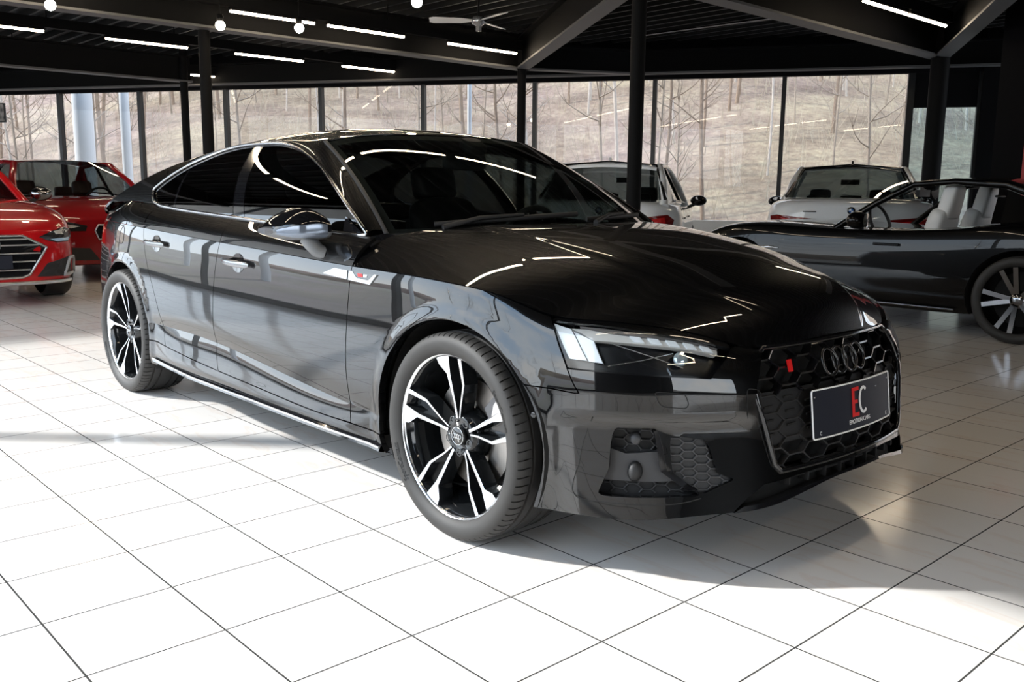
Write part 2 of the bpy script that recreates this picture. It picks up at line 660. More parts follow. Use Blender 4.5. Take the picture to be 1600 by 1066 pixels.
WA = Vector((-21.1, 3.06, 0)); WB = Vector((-4.95, 12.94, 0))
WD = (WB - WA).normalized(); WN = Vector((WD.y, -WD.x, 0))       # WN points into the room
WL = (WB - WA).length
def wp(s, n=0.0, z=0.0):
    """point along the window wall: s metres from its west end, n metres into the room"""
    p = WA + WD * s + WN * n
    return Vector((p.x, p.y, z))
EAST = WL + 1.0
SOUTH_Y = -4.0
def struct(o):
    o['kind'] = 'structure'
    return o

fl = [(-22.2, SOUTH_Y), (6.0, SOUTH_Y), (6.0, 14.6), (wp(EAST + 2.2).x, wp(EAST + 2.2).y), (wp(-1.3).x, wp(-1.3).y)]
m = MB()
m.add([(x, y, 0) for x, y in fl] + [(x, y, -0.15) for x, y in fl], [(0, 1, 2, 3, 4)] + [tuple(5 + i for i in (4, 3, 2, 1, 0))] + [(5 + i, 5 + (i + 1) % 5, (i + 1) % 5, i) for i in range(5)])
struct(m.build('floor', M_FLOOR))

# corrugated roof deck, ribs along x
m = MB()
prof = []
y = SOUTH_Y - 0.1
while y < 15.0:
    prof += [(y, 3.86), (y + 0.20, 3.86), (y + 0.23, 3.77), (y + 0.27, 3.77)]
    y += 0.30
def x_west(y):            # the deck follows the slanting window wall
    t = (y - WA.y) / (WB.y - WA.y)
    return max(-22.4, WA.x + (WB.x - WA.x) * t - 0.5)
G = [[(x_west(y), y, z), (6.2, y, z)] for y, z in prof]
m.grid(np.array(G), False, 0, False)
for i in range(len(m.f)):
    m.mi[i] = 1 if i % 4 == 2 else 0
top = [[(x_west(y), y, 4.0), (6.2, y, 4.0)] for y, z in (prof[0], prof[-1])]
n0 = len(prof)
struct(m.build('ceiling', [M_DECK, mat('rib_lit_tone', (0.042, 0.043, 0.045), 0.5, 0, 0, 0.1)]))  # low rib faces get a lighter colour in place of light from below
m = MB(); vs = [(-22.4, SOUTH_Y - 0.1, 4.0), (6.2, SOUTH_Y - 0.1, 4.0), (6.2, 15, 4.0), (x_west(15), 15, 4.0), (x_west(3.1), 3.1, 4.0)]
m.add(vs + [(a, b, 4.1) for a, b, c in vs], [(4, 3, 2, 1, 0), (5, 6, 7, 8, 9)] + [(i, (i + 1) % 5, 5 + (i + 1) % 5, 5 + i) for i in range(5)])
struct(m.build('roof_slab', M_WALLB))

# slanting window wall: sill, head, panes and mullions
HEAD, SILL = 3.12, 0.62
m = MB(); m.bar(wp(-1.2, 0, SILL / 2), wp(WL, 0, SILL / 2), 0.16, SILL); m.bar(wp(WL, 0, SILL / 2), wp(WL + 2.2, 0, SILL / 2), 0.16, SILL)
struct(m.build('wall_window_sill', M_SILL))
m = MB(); m.bar(wp(-1.2, 0, (HEAD + 4.0) / 2), wp(EAST + 1.2, 0, (HEAD + 4.0) / 2), 0.14, 4.0 - HEAD)
m.bar(wp(WL + 0.05, 0, (2.56 + HEAD) / 2), wp(WL + 1.05, 0, (2.56 + HEAD) / 2), 0.10, HEAD - 2.56)
struct(m.build('wall_window_head', M_WALLB))
MUL = [0.0862 - 0.1165, 0.0862, 0.1956, 0.3063, 0.4214, 0.5374, 0.6555, 0.7738, 0.892, 1.0]
MUL = [q * WL for q in MUL]
for i, s in enumerate(MUL):
    wd = 0.075 if i not in (len(MUL) - 1,) else 0.11
    m = MB(); m.bar(wp(s, 0.02, SILL), wp(s, 0.02, HEAD), wd, 0.12, tuple(WN))
    struct(m.build('trim_%d' % (i + 1), M_FRAME))
for i in range(len(MUL) - 1):
    m = MB(); a, b = wp(MUL[i], 0, SILL), wp(MUL[i + 1], 0, SILL)
    m.add([a, b, b + Vector((0, 0, HEAD - SILL)), a + Vector((0, 0, HEAD - SILL))], [(0, 1, 2, 3)])
    struct(m.build('window_%d' % (i + 1), M_PANE))
m = MB(); a, b = wp(WL, 0, SILL), wp(WL + 1.05, 0, SILL)
m.add([a, b, b + Vector((0, 0, 2.56 - SILL)), a + Vector((0, 0, 2.56 - SILL))], [(0, 1, 2, 3)])
struct(m.build('window_10', M_PANEB))
m = MB(); m.bar(wp(WL + 1.05, 0.02, 0), wp(WL + 1.05, 0.02, 3.9), 0.05, 0.1, tuple(WN))
struct(m.build('trim_11', M_FRAME))
# dark wall closing the right of the picture
m = MB(); m.bar(wp(WL + 1.08, 0.0, 1.95), wp(WL + 5.5, 0.0, 1.95), 0.2, 3.9)
struct(m.build('wall_north', M_WALLB))
m = MB(); m.box((5.9, 7.4, 1.95), (0.2, 15.0, 3.9)); m.box((5.9, 0.0, 3.0), (0.2, 6.0, 1.8)); m.box((5.9, -0.2, 0.2), (0.2, 6.2, 0.4))
m.box((5.9, -3.6, 1.95), (0.2, 0.8, 3.9))
struct(m.build('wall_east', M_WALLB))
m = MB(); m.add([(5.9, -3.2, 0.4), (5.9, -0.1, 0.4), (5.9, -0.1, 2.1), (5.9, -3.2, 2.1)], [(0, 1, 2, 3)])
struct(m.build('window_11', M_PANES))
m = MB(); m.box((-22.2, -0.7, 1.95), (0.2, 6.6, 3.9))
struct(m.build('wall_west', M_WALLB))
# glazed south front, open to the sun; solid west of the parked red cars
m = MB(); m.box((3.75, SOUTH_Y, 1.95), (4.5, 0.16, 3.9)); m.box((-8.7, SOUTH_Y, 3.68), (27.0, 0.12, 0.6)); m.box((-8.7, SOUTH_Y, 0.05), (27.0, 0.12, 0.10))
struct(m.build('wall_south', M_WALLB))
SX = [-22.1, -17.7, -13.3, -8.9, -4.55, -1.0, 1.5]
for i in range(len(SX) - 1):
    m = MB(); m.add([(SX[i], SOUTH_Y, 0.1), (SX[i + 1], SOUTH_Y, 0.1), (SX[i + 1], SOUTH_Y, 3.38), (SX[i], SOUTH_Y, 3.38)], [(0, 1, 2, 3)])
    struct(m.build('window_%d' % (12 + i), M_PANES))
    wdt = 0.13 if SX[i + 1] == -4.55 else 0.045
    m = MB(); m.box((SX[i + 1], SOUTH_Y, 1.74), (wdt, 0.10, 3.28))
    struct(m.build('trim_%d' % (12 + i), M_FRAME))
# unseen canopy added high over the yard to keep sun off the red cars
m = MB(); m.box((-22.3, -7.9, 6.3), (20.0, 7.2, 0.2))
struct(m.build('added_sun_canopy', mat('added_canopy_white', (0.7, 0.71, 0.72), 0.5)))

# steel columns and beams
def column(x, y, r, label, z1=3.76):
    t = thing('steel_column', label, 'column', (x, y, 0), 0, 'black steel columns')
    MB().lathe([(r, 0.02), (r, z1)], 28).build('shaft', M_STEEL, t)
    m = MB(); m.box((0, 0, 0.01), (r * 3.2, r * 3.2, 0.02)); m.build('base_plate', M_STEEL, t)
    t['kind'] = 'structure'
    return t
column(-9.85, 2.80, 0.075, 'black steel column seen just above the black car rear door')
column(-15.82, 5.05, 0.075, 'slim black steel column nearest the red sedan, against the windows')
column(-9.62, 8.35, 0.075, 'black steel column where two roof beams meet, above the windscreen of the black car')
column(-4.01, 4.72, 0.075, 'tall black steel column in front of the white hatchback')
column(-4.00, 11.78, 0.135, 'thick black steel column right of the white sedan')
def ibeam(name, a, b, h, w, z0, tf=0.03):
    m = MB()
    a, b = Vector((a[0], a[1], 0)), Vector((b[0], b[1], 0))
    up = Vector((0, 0, 1))
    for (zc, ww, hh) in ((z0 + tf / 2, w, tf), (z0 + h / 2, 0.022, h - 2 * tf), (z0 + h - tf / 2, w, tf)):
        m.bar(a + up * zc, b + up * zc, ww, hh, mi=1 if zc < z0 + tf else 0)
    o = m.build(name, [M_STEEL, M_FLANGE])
    return struct(o)
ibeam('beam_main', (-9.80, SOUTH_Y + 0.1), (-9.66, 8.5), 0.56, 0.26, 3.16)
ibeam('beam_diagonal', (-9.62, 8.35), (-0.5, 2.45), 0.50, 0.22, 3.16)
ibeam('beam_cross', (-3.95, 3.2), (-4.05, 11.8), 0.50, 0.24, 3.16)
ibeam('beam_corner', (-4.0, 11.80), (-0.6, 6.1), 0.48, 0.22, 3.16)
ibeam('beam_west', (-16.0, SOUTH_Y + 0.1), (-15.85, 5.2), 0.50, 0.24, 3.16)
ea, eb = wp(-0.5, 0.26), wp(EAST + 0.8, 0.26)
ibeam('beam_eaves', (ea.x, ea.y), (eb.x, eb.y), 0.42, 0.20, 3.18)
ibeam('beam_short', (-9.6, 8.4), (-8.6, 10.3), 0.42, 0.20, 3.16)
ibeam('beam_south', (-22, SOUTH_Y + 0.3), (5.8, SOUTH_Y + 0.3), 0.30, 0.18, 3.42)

# lighting rails with LED tubes
def led(x, y0, y1, label, z=3.35):
    t = thing('ceiling_light', label, 'ceiling light', (x, (y0 + y1) / 2, z), 0, 'linear lights under the roof deck')
    h = (y1 - y0) / 2
    m = MB(); m.box((0, 0, 0.035), (0.06, 2 * h, 0.05)); m.build('light_housing', M_STEEL, t)
    m = MB(); m.tube([(0, -h + 0.01, 0), (0, h - 0.01, 0)], 0.022, 8); m.build('led_diffuser', M_LED, t)
    return t
def rail(x, y0, y1, z=3.47, drop=()):
    m = MB(); m.box((x, (y0 + y1) / 2, z), (0.10, y1 - y0, 0.14))
    for y in np.arange(y0 + 0.7, y1, 1.9):
        m.tube([(x, y, z + 0.05), (x, y, 3.77)], 0.008, 6)
    o = m.build('lighting_rail', M_STEEL)
    return o
ROWS = {
    -9.28: [(0.15, 1.40, 'upper row of ceiling lights, out at its west end'), (2.90, 4.14, 'upper row ceiling light, nearest the main beam bulbs'), (4.33, 5.64, 'upper row ceiling light, second from the bulbs'), (6.46, 7.91, 'upper row ceiling light, end one below the fan')],
    -12.72: [(0.30, 1.66, 'middle row ceiling light touching the left picture edge'), (2.52, 3.82, 'middle row ceiling light left of the tall column'), (4.63, 5.93, 'middle row ceiling light just right of the tall column'), (6.72, 8.02, 'middle row ceiling light, last before the window beam')],
    -16.10: [(0.70, 2.02, 'lowest row ceiling light cut by the left picture edge'), (2.86, 4.16, 'lowest row ceiling light above the red sedan'), (5.05, 6.38, 'lowest row ceiling light behind the tall column')],
    -3.30: [(7.92, 9.05, 'lone bright ceiling light near top right, outer half'), (9.10, 10.22, 'lone bright ceiling light near top right, inner half')],
    -5.85: [(-2.9, -1.6, 'ceiling light above the yard side of the black car tail'), (-1.4, -0.1, 'ceiling light behind the black car tail'), (0.4, 1.7, 'ceiling light past the black car tail'), (2.0, 3.3, 'ceiling light near the bulbs, out of line with the fan')],
    -2.30: [(-2.9, -1.6, 'ceiling light above the black car boot, window side'), (-1.4, -0.1, 'ceiling light above the black car roof'), (0.05, 1.35, 'ceiling light just past the black car roof'), (1.5, 2.8, 'ceiling light between the black car and the sports car')],
    1.10: [(-2.9, -1.6, 'ceiling light nearest the viewer'), (-1.3, 0.0, 'ceiling light above the black car nose'), (0.3, 1.6, 'ceiling light beyond the black car nose')],
    4.40: [(-2.2, -0.9, 'ceiling light ahead of the black car, window side'), (-0.3, 1.0, 'ceiling light ahead of the black car, middle')],
}
RLAB = {-9.28: 'black lighting rail beside the main roof beam', -12.72: 'black lighting rail of the middle light row', -16.1: 'black lighting rail of the lowest light row', -3.3: 'black lighting rail carrying the lone ceiling light', -5.85: 'black lighting rail above the black car tail', -2.3: 'black lighting rail above the black car roof', 1.1: 'black lighting rail above the black car nose', 4.4: 'black lighting rail ahead of the black car'}
for x, L in ROWS.items():
    y0 = min(a for a, b, c in L); y1 = max(b for a, b, c in L)
    tag(rail(x, max(y0 - (0.1 if x > -9 else 1.2), -3.8), y1 + 0.1), RLAB[x], 'lighting rail')
    for a, b, c in L:
        led(x, a, b, c)
# hanging bulbs
for (x, y, lab) in ((-8.60, 0.55, 'glowing round bulb at the top left corner'), (-8.44, 2.37, 'starry glowing bulb right of the tall column top'), (-7.92, 3.12, 'starry glowing bulb under the bright light tubes'), (-5.68, 3.20, 'glowing round bulb at the top middle, left of the fan')):
    t = thing('pendant_bulb', lab, 'bulb', (x, y, 3.0), 0, 'round bulbs hanging from the roof')
    m = MB(); m.ball((0, 0, 0), 0.055, 16, 12); m.build('bulb', M_BULB, t)
    m = MB(); m.lathe([(0.0, 0.13), (0.035, 0.125), (0.038, 0.05), (0.03, 0.045)], 16); m.build('lamp_socket', M_STEEL, t)
    m = MB(); m.tube([(0, 0, 0.12), (0, 0, 0.80)], 0.006, 6); m.build('lamp_cord', M_STEEL, t)
# ceiling fan
t = thing('ceiling_fan', 'three-bladed ceiling fan with white blades hanging near the top middle', 'ceiling fan', (-7.13, 5.26, 3.26))
MB().lathe([(0.0, 0.06), (0.07, 0.05), (0.09, 0.02), (0.09, -0.03), (0.05, -0.06), (0.035, -0.07), (0.035, -0.13), (0.0, -0.135)], 20).build('motor', mat('fan_metal', (0.35, 0.36, 0.38), 0.25, 0.8), t)
MB().tube([(0, 0, 0.04), (0, 0, 0.60)], 0.014, 8).build('downrod', M_STEEL, t)
MB().lathe([(0.0, 0.36), (0.06, 0.36), (0.07, 0.33), (0.05, 0.30), (0, 0.29)], 16).build('canopy', mat('fan_metal'), t)
for a in (math.radians(-10.4), math.radians(109.6), math.radians(229.6)):
    d = Vector((math.cos(a), math.sin(a), 0)); n = Vector((-d.y, d.x, 0))
    m = MB()
    pr = [(0.08, 0.025), (0.16, 0.05), (0.22, 0.065), (0.58, 0.08), (0.63, 0.055)]
    tl = 0.25
    vs = []
    for r, w in pr:
        for sgn in (1, -1):
            for dz in (0.004, -0.004):
                vs.append(d * r + n * (sgn * w) + Vector((0, 0, sgn * w * tl + dz)))
    fs = []
    for i in range(len(pr) - 1):
        k = i * 4
        fs += [(k, k + 4, k + 6, k + 2), (k + 1, k + 3, k + 7, k + 5), (k, k + 1, k + 5, k + 4), (k + 2, k + 6, k + 7, k + 3)]
    fs += [(0, 2, 3, 1), (16, 17, 19, 18)]
    m.add(vs, fs)
    m.build('fan_blade', mat('fan_white', (0.75, 0.75, 0.75), 0.4), t)
# thin conduit under the deck
tag(MB().tube([(-8.3, 9.6, 3.70), (-6.3, 9.75, 3.70), (-4.55, 9.9, 3.70), (-4.45, 9.9, 3.62), (-4.45, 9.9, 3.30)], 0.018, 8).build('conduit_pipe', M_DCHROME), 'thin grey conduit pipe running under the roof deck', 'pipe')
# picture on the window wall at the far left
t = thing('wall_picture', 'small framed black and white picture at the far left window', 'picture', tuple(wp(0.02, 0.12, 2.72)), math.atan2(WD.y, WD.x))
m = MB(); m.box((0, 0, 0), (0.42, 0.03, 0.42)); m.build('picture_frame', M_FRAME, t)
def pict():
    m_ = mat('picture_print', (0.3, 0.3, 0.3), 0.5)
    n, l, b = nodes_of(m_)
    tc = n.new('ShaderNodeTexCoord'); v = n.new('ShaderNodeTexVoronoi'); v.inputs['Scale'].default_value = 8
    r = n.new('ShaderNodeValToRGB'); r.color_ramp.elements[0].color = (0.02, 0.02, 0.025, 1); r.color_ramp.elements[1].color = (0.5, 0.45, 0.42, 1)
    l.new(tc.outputs['Object'], v.inputs['Vector']); l.new(v.outputs['Distance'], r.inputs[0]); l.new(r.outputs[0], b.inputs['Base Color'])
    return m_
m = MB(); m.box((0, -0.02, 0), (0.37, 0.01, 0.37)); m.build('picture_print', pict(), t)
# red panel at the right picture edge
t = MB(); t.box((-1.795, 9.55, 1.6), (0.30, 0.06, 2.4)); tag(t.build('red_wall_panel', mat('red_panel', (0.35, 0.01, 0.012), 0.5)), 'narrow dark red panel at the far right edge', 'panel')
t = MB(); t.box((-2.20, 10.2, 1.95), (0.55, 0.4, 3.88)); struct(t.build('pillar_black', M_WALLB))
# ---------------------------------------------------------------- outside: yard, wooded slope, trees
def ground_mat(name, c0, c1, c2, sc):
    m = mat(name, c0, 0.9, 0, 0, 0.2)
    n, l, b = nodes_of(m)
    tc = n.new('ShaderNodeTexCoord')
    a = n.new('ShaderNodeTexNoise'); a.inputs['Scale'].default_value = sc; a.inputs['Detail'].default_value = 9; a.inputs['Roughness'].default_value = 0.75
    a2 = n.new('ShaderNodeTexNoise'); a2.inputs['Scale'].default_value = sc * 0.07; a2.inputs['Detail'].default_value = 4
    r = n.new('ShaderNodeValToRGB')
    e = r.color_ramp.elements
    e[0].position = 0.34; e[0].color = (*c0, 1)
    e[1].position = 0.66; e[1].color = (*c2, 1)
    q = e.new(0.5); q.color = (*c1, 1)
    mx = n.new('ShaderNodeMath'); mx.operation = 'MULTIPLY_ADD'; mx.inputs[1].default_value = 0.55
    l.new(tc.outputs['Object'], a.inputs['Vector']); l.new(tc.outputs['Object'], a2.inputs['Vector'])
    l.new(a.outputs['Fac'], mx.inputs[0])
    s2 = n.new('ShaderNodeMath'); s2.operation = 'MULTIPLY'; s2.inputs[1].default_value = 0.45
    l.new(a2.outputs['Fac'], s2.inputs[0]); l.new(s2.outputs[0], mx.inputs[2])
    l.new(mx.outputs[0], r.inputs[0])
    hu = n.new('ShaderNodeTexNoise'); hu.inputs['Scale'].default_value = 0.12; hu.inputs['Detail'].default_value = 2
    l.new(tc.outputs['Object'], hu.inputs['Vector'])
    hr = n.new('ShaderNodeValToRGB'); hr.color_ramp.elements[0].position = 0.40; hr.color_ramp.elements[0].color = (1.0, 0.90, 0.90, 1)
    hr.color_ramp.elements[1].position = 0.60; hr.color_ramp.elements[1].color = (1.02, 0.97, 0.82, 1)
    l.new(hu.outputs['Fac'], hr.inputs[0])
    hm = n.new('ShaderNodeMixRGB'); hm.blend_type = 'MULTIPLY'; hm.inputs['Fac'].default_value = 1.0
    l.new(r.outputs[0], hm.inputs['Color1']); l.new(hr.outputs[0], hm.inputs['Color2'])
    l.new(hm.outputs[0], b.inputs['Base Color'])
    bp = n.new('ShaderNodeBump'); bp.inputs['Strength'].default_value = 0.6; bp.inputs['Distance'].default_value = 0.15
    l.new(a.outputs['Fac'], bp.inputs['Height']); l.new(bp.outputs[0], b.inputs['Normal'])
    return m
M_LITTER = ground_mat('leaf_litter', (0.17, 0.125, 0.105), (0.36, 0.285, 0.235), (0.60, 0.52, 0.40), 4.5)
M_YARD = ground_mat('yard_gravel', (0.30, 0.29, 0.28), (0.38, 0.37, 0.35), (0.46, 0.45, 0.43), 3.0)
hd = -WN                                  # uphill, away from the room
rs = np.random.RandomState(5)
def hill_z(s, d):
    t = max(0.0, d - 3.0)
    return -0.25 + 0.36 * t - 0.0012 * t * t + 0.5 * math.sin(s * 0.13 + 1) * min(1, t / 8) + 0.35 * math.sin(s * 0.31 + d * 0.2) * min(1, t / 6)
G = []
for s in np.linspace(-60, 70, 90):
    row = []
    for d in np.concatenate([np.linspace(0.15, 30, 50), np.linspace(31, 95, 24)]):
        p = WA + WD * s + hd * d
        row.append((p.x, p.y, hill_z(s, d) + rs.uniform(-0.05, 0.05)))
    G.append(row)
struct(MB().grid(np.array(G), True, 0, False).build('hill_ground', M_LITTER))
m = MB(); m.add([(-70, -80, -0.16), (80, -80, -0.16), (80, SOUTH_Y - 0.1, -0.16), (-70, SOUTH_Y - 0.1, -0.16)], [(0, 1, 2, 3)])
m.add([(6.1, SOUTH_Y - 0.1, -0.16), (80, SOUTH_Y - 0.1, -0.16), (80, 40, -0.16), (6.1, 40, -0.16)], [(0, 1, 2, 3)])
struct(m.build('yard_ground', M_YARD))

def bark(name, c0, c1):
    return ground_mat(name, c0, tuple((a + b) / 2 for a, b in zip(c0, c1)), c1, 6.0)
M_BARKS = [bark('bark_grey', (0.34, 0.30, 0.25), (0.55, 0.50, 0.42)), bark('bark_birch', (0.55, 0.52, 0.47), (0.82, 0.80, 0.74)), bark('bark_brown', (0.28, 0.22, 0.17), (0.48, 0.40, 0.32))]
def tree_mesh(seed, h, r0, nbr, spread):
    rr = random.Random(seed)
    m = MB()
    lean = (rr.uniform(-0.05, 0.05), rr.uniform(-0.05, 0.05))
    def pt(z):
        return Vector((lean[0] * z + 0.06 * math.sin(z * 0.9 + seed), lean[1] * z + 0.06 * math.cos(z * 0.7 + seed), z))
    N = 9
    m.tube([pt(h * i / N) for i in range(N + 1)], [r0 * (1 - 0.85 * i / N) for i in range(N + 1)], 6)
    for b in range(nbr):
        z = h * rr.uniform(0.18, 0.95)
        a = rr.uniform(0, 2 * PI)
        L = spread * (1.1 - z / h) * rr.uniform(0.6, 1.2) + 0.4
        d = Vector((math.cos(a), math.sin(a), rr.uniform(0.25, 0.9)))
        p = [pt(z)]
        for i in range(4):
            d = (d + Vector((rr.uniform(-.25, .25), rr.uniform(-.25, .25), rr.uniform(-0.05, .30)))).normalized()
            p.append(p[-1] + d * L / 4)
        rb = r0 * 0.34 * (1 - z / h) + 0.008
        m.tube(p, [rb, rb * 0.75, rb * 0.55, rb * 0.38, rb * 0.2], 4, caps=False)
        for q in range(5):
            k = rr.randint(1, 4)
            e = Vector((rr.uniform(-1, 1), rr.uniform(-1, 1), rr.uniform(0, 1))).normalized()
            m.tube([p[k], p[k] + e * L * 0.22, p[k] + e * L * 0.35 + Vector((0, 0, 0.1))], [rb * 0.35, rb * 0.25, rb * 0.12], 3, caps=False)
    return m
KINDS_ = []
for k in range(7):
    mt = M_BARKS[[0, 1, 2, 0, 2, 1, 0][k]]
    me = tree_mesh(k + 3, [9, 8, 10, 7, 11, 9, 6][k], [0.04, 0.035, 0.05, 0.03, 0.06, 0.045, 0.022][k], [26, 16, 30, 24, 30, 18, 22][k], [1.0, 0.8, 1.2, 0.9, 1.3, 0.8, 0.8][k]).build('bare_tree', mt)
    KINDS_.append(me)
spots = []
rt = random.Random(11)
while len(spots) < 283:
    s = rt.uniform(-16, 34); d = 3.5 + 34 * rt.random() ** 1.3
    if all((s - a) ** 2 + (d - b) ** 2 > 0.35 for a, b in spots):
        spots.append((s, d))
names = ['grey bare tree standing on the leaf-strewn slope outside the windows', 'slender pale bare birch on the slope outside the windows', 'brown bare tree with wide crown on the slope outside']
for i, (s, d) in enumerate(spots):
    k = i % 7
    if i < 7:
        o = KINDS_[k]
    else:
        o = KINDS_[k].copy(); COL.objects.link(o)
    p = WA + WD * s + hd * d
    o.location = (p.x, p.y, hill_z(s, d) - 0.1)
    o.rotation_euler = (0, 0, rt.uniform(0, 6.28))
    sc = rt.uniform(0.8, 1.25)
    o.scale = (sc, sc, sc)
    b = [0, 1, 2, 0, 2, 1, 0][k]
    tag(o, names[b], 'tree', ['grey bare trees on the slope', 'pale birches on the slope', 'brown bare trees on the slope'][b])
# low scrub, impossible to count
m = MB()
rb = random.Random(21)
for i in range(2600):
    s = rb.uniform(-14, 32); d = 3.2 + 26 * rb.random()
    p = WA + WD * s + hd * d; z = hill_z(s, d)
    for q in range(3):
        e = Vector((rb.uniform(-0.5, 0.5), rb.uniform(-0.5, 0.5), 1)).normalized() * rb.uniform(0.4, 1.9)
        b0 = Vector((p.x, p.y, z - 0.03)); w = Vector((rb.uniform(-1, 1), rb.uniform(-1, 1), 0)).normalized() * 0.005
        m.add([b0 - w, b0 + w, b0 + e * 0.6 + w * 0.5 + Vector((w.y * 3, -w.x * 3, 0)), b0 + e + Vector((w.y * 6, -w.x * 6, 0))], [(0, 1, 2), (0, 2, 3)])
tag(m.build('scrub', mat('dry_stems', (0.52, 0.45, 0.33), 0.8)), 'tangle of dry stems and brush covering the slope', 'brush', None, 'stuff')
# white posts outside the left windows
for (px_s, n, r, lab) in ((0.9, -1.5, 0.23, 'thick round white post outside the far left window'), (2.0, -1.6, 0.11, 'slim white post outside, just right of the first window bar'), (10.6, -1.5, 0.045, 'thin white pole outside the middle windows')):
    q = wp(px_s, n)
    tag(MB().lathe([(r, -0.2), (r, 5.0)], 24, Matrix.Translation((q.x, q.y, 0))).build('white_post', mat('white_post_paint', (0.86, 0.88, 0.90), 0.5)), lab, 'post')
for i, x in enumerate((-27.0, -20.5, -13.0)):  # unseen posts added under the sun-blocking canopy
    tag(MB().lathe([(0.14, -0.16), (0.14, 6.25)], 20, Matrix.Translation((x, -11.0, 0))).build('white_post', mat('white_post_paint')), 'added white post carrying the sun-blocking canopy', 'post', 'posts of the added sun-blocking canopy')
# hedge and trees beyond the south yard (seen mirrored in the bodywork)
for i in range(16):
    o = KINDS_[i % 7].copy(); COL.objects.link(o)
    o.location = (-20 + i * 2.9 + rt.uniform(-0.8, 0.8), -22 + rt.uniform(-4, 3), -0.2)
    o.rotation_euler = (0, 0, rt.uniform(0, 6)); o.scale = (1.1, 1.1, 1.0)
    tag(o, 'bare tree at the far side of the yard', 'tree', 'bare trees across the yard')
m = MB(); G = []
for x in np.linspace(-60, 60, 60):
    G.append([(x, -26, -0.2), (x, -26.5, 0.6 + 0.3 * math.sin(x * 0.7)), (x, -28, 1.0 + 0.35 * math.sin(x * 0.31 + 1)), (x, -34, 1.3)])
struct(m.grid(np.array(G), True, 0, True).build('yard_bank', M_LITTER))
# ---------------------------------------------------------------- the black five-door: body surfaces
# stations from tail to nose: shoulder line T (x, half width, z), waist M (x, half width) at z = 0.50, bottom edge B (x, half width, z), crease height and depth
ST = [
    ((-3.80, 0.00, 0.925), (-3.84, 0.00), (-3.82, 0.00, 0.27), 0.42, 0.0),
    ((-3.76, 0.38, 0.925), (-3.80, 0.40), (-3.77, 0.40, 0.27), 0.42, 0.0),
    ((-3.58, 0.67, 0.920), (-3.62, 0.71), (-3.58, 0.70, 0.26), 0.42, 0.0),
    ((-3.30, 0.79, 0.916), (-3.32, 0.83), (-3.30, 0.82, 0.23), 0.42, 0.0),
    ((-2.95, 0.857, 0.911), (-2.95, 0.885), (-2.95, 0.87, 0.20), 0.42, 0.0),
    ((-2.60, 0.880, 0.902), (-2.60, 0.898), (-2.60, 0.88, 0.20), 0.42, 0.1),
    ((-2.20, 0.888, 0.888), (-2.20, 0.907), (-2.20, 0.885, 0.20), 0.425, 0.9),
    ((-1.66, 0.895, 0.870), (-1.66, 0.913), (-1.66, 0.89, 0.20), 0.418, 1.0),
    ((-1.10, 0.897, 0.852), (-1.10, 0.915), (-1.10, 0.893, 0.20), 0.376, 1.0),
    ((-0.56, 0.900, 0.835), (-0.56, 0.918), (-0.56, 0.895, 0.20), 0.338, 0.7),
    ((-0.25, 0.903, 0.829), (-0.25, 0.920), (-0.25, 0.897, 0.20), 0.33, 0.2),
    ((0.03, 0.888, 0.815), (0.03, 0.914), (0.03, 0.900, 0.20), 0.33, 0.0),
    ((0.20, 0.855, 0.790), (0.21, 0.893), (0.22, 0.888, 0.19), 0.33, 0.0),
    ((0.335, 0.803, 0.745), (0.37, 0.853), (0.39, 0.855, 0.19), 0.33, 0.0),
    ((0.45, 0.738, 0.738), (0.51, 0.790), (0.53, 0.800, 0.185), 0.33, 0.0),
    ((0.56, 0.650, 0.728), (0.625, 0.705), (0.65, 0.715, 0.19), 0.33, 0.0),
    ((0.655, 0.540, 0.704), (0.718, 0.590), (0.755, 0.600, 0.205), 0.325, 0.0),
    ((0.722, 0.440, 0.670), (0.788, 0.460), (0.83, 0.460, 0.215), 0.32, 0.0),
    ((0.762, 0.345, 0.656), (0.815, 0.335), (0.862, 0.320, 0.235), 0.32, 0.0),
    ((0.782, 0.170, 0.660), (0.832, 0.170), (0.885, 0.165, 0.26), 0.32, 0.0),
    ((0.790, 0.000, 0.662), (0.838, 0.000), (0.895, 0.000, 0.265), 0.32, 0.0),
]
UP_F = [0.0, 0.035, 0.27, 0.5, 0.75, 1.0]
UP_B = [0.0, 0.16, 0.62, 0.87, 0.985, 1.0]
UP_V = [0.0, 0.035, 0.24, 0.45, 0.66, 0.84, 0.93, 1.0]
LO_V = [1.0, 1.17, 1.55, 1.82, 2.0]
GU, GL = [], []
for (T, M, B, zl, a) in ST:
    ru = []
    T = np.array(T); M3 = np.array([M[0], M[1], 0.50]); B = np.array(B)
    for f, b in zip(UP_F, UP_B):
        xy = T[:2] + (M3[:2] - T[:2]) * b
        ru.append([xy[0], xy[1], T[2] + (0.5 - T[2]) * f])
    def lowpt(z, da):
        t = (0.5 - z) / (0.5 - B[2])
        q = t * t * 0.6 + t * 0.4 if t < 1 else 1.0
        xy = M3[:2] + (B[:2] - M3[:2]) * q
        flat = M3[:2] + np.array([0, da])
        xy = xy * (1 - a) + flat * a
        return [xy[0], xy[1], z]
    ru.append(lowpt(0.5 + (zl - 0.5) * 0.5, -0.004))
    ru.append(lowpt(zl, -0.013))
    dz = zl - B[2]
    rl = [lowpt(zl, -0.013), lowpt(zl - 0.17 * dz, -0.0055), lowpt(zl - 0.55 * dz, 0.004), lowpt(zl - 0.82 * dz, 0.002), [B[0], B[1], B[2]]]
    GU.append(ru); GL.append(rl)
GU = np.array(GU); GL = np.array(GL)
_d = np.linalg.norm(np.diff(GU[:, 3, :], axis=0), axis=1)
SU = np.concatenate([[0], np.cumsum(_d)])
SU = SU / SU[-1] * 6.0           # parameter in roughly metres along the car
S_U1 = 6.0
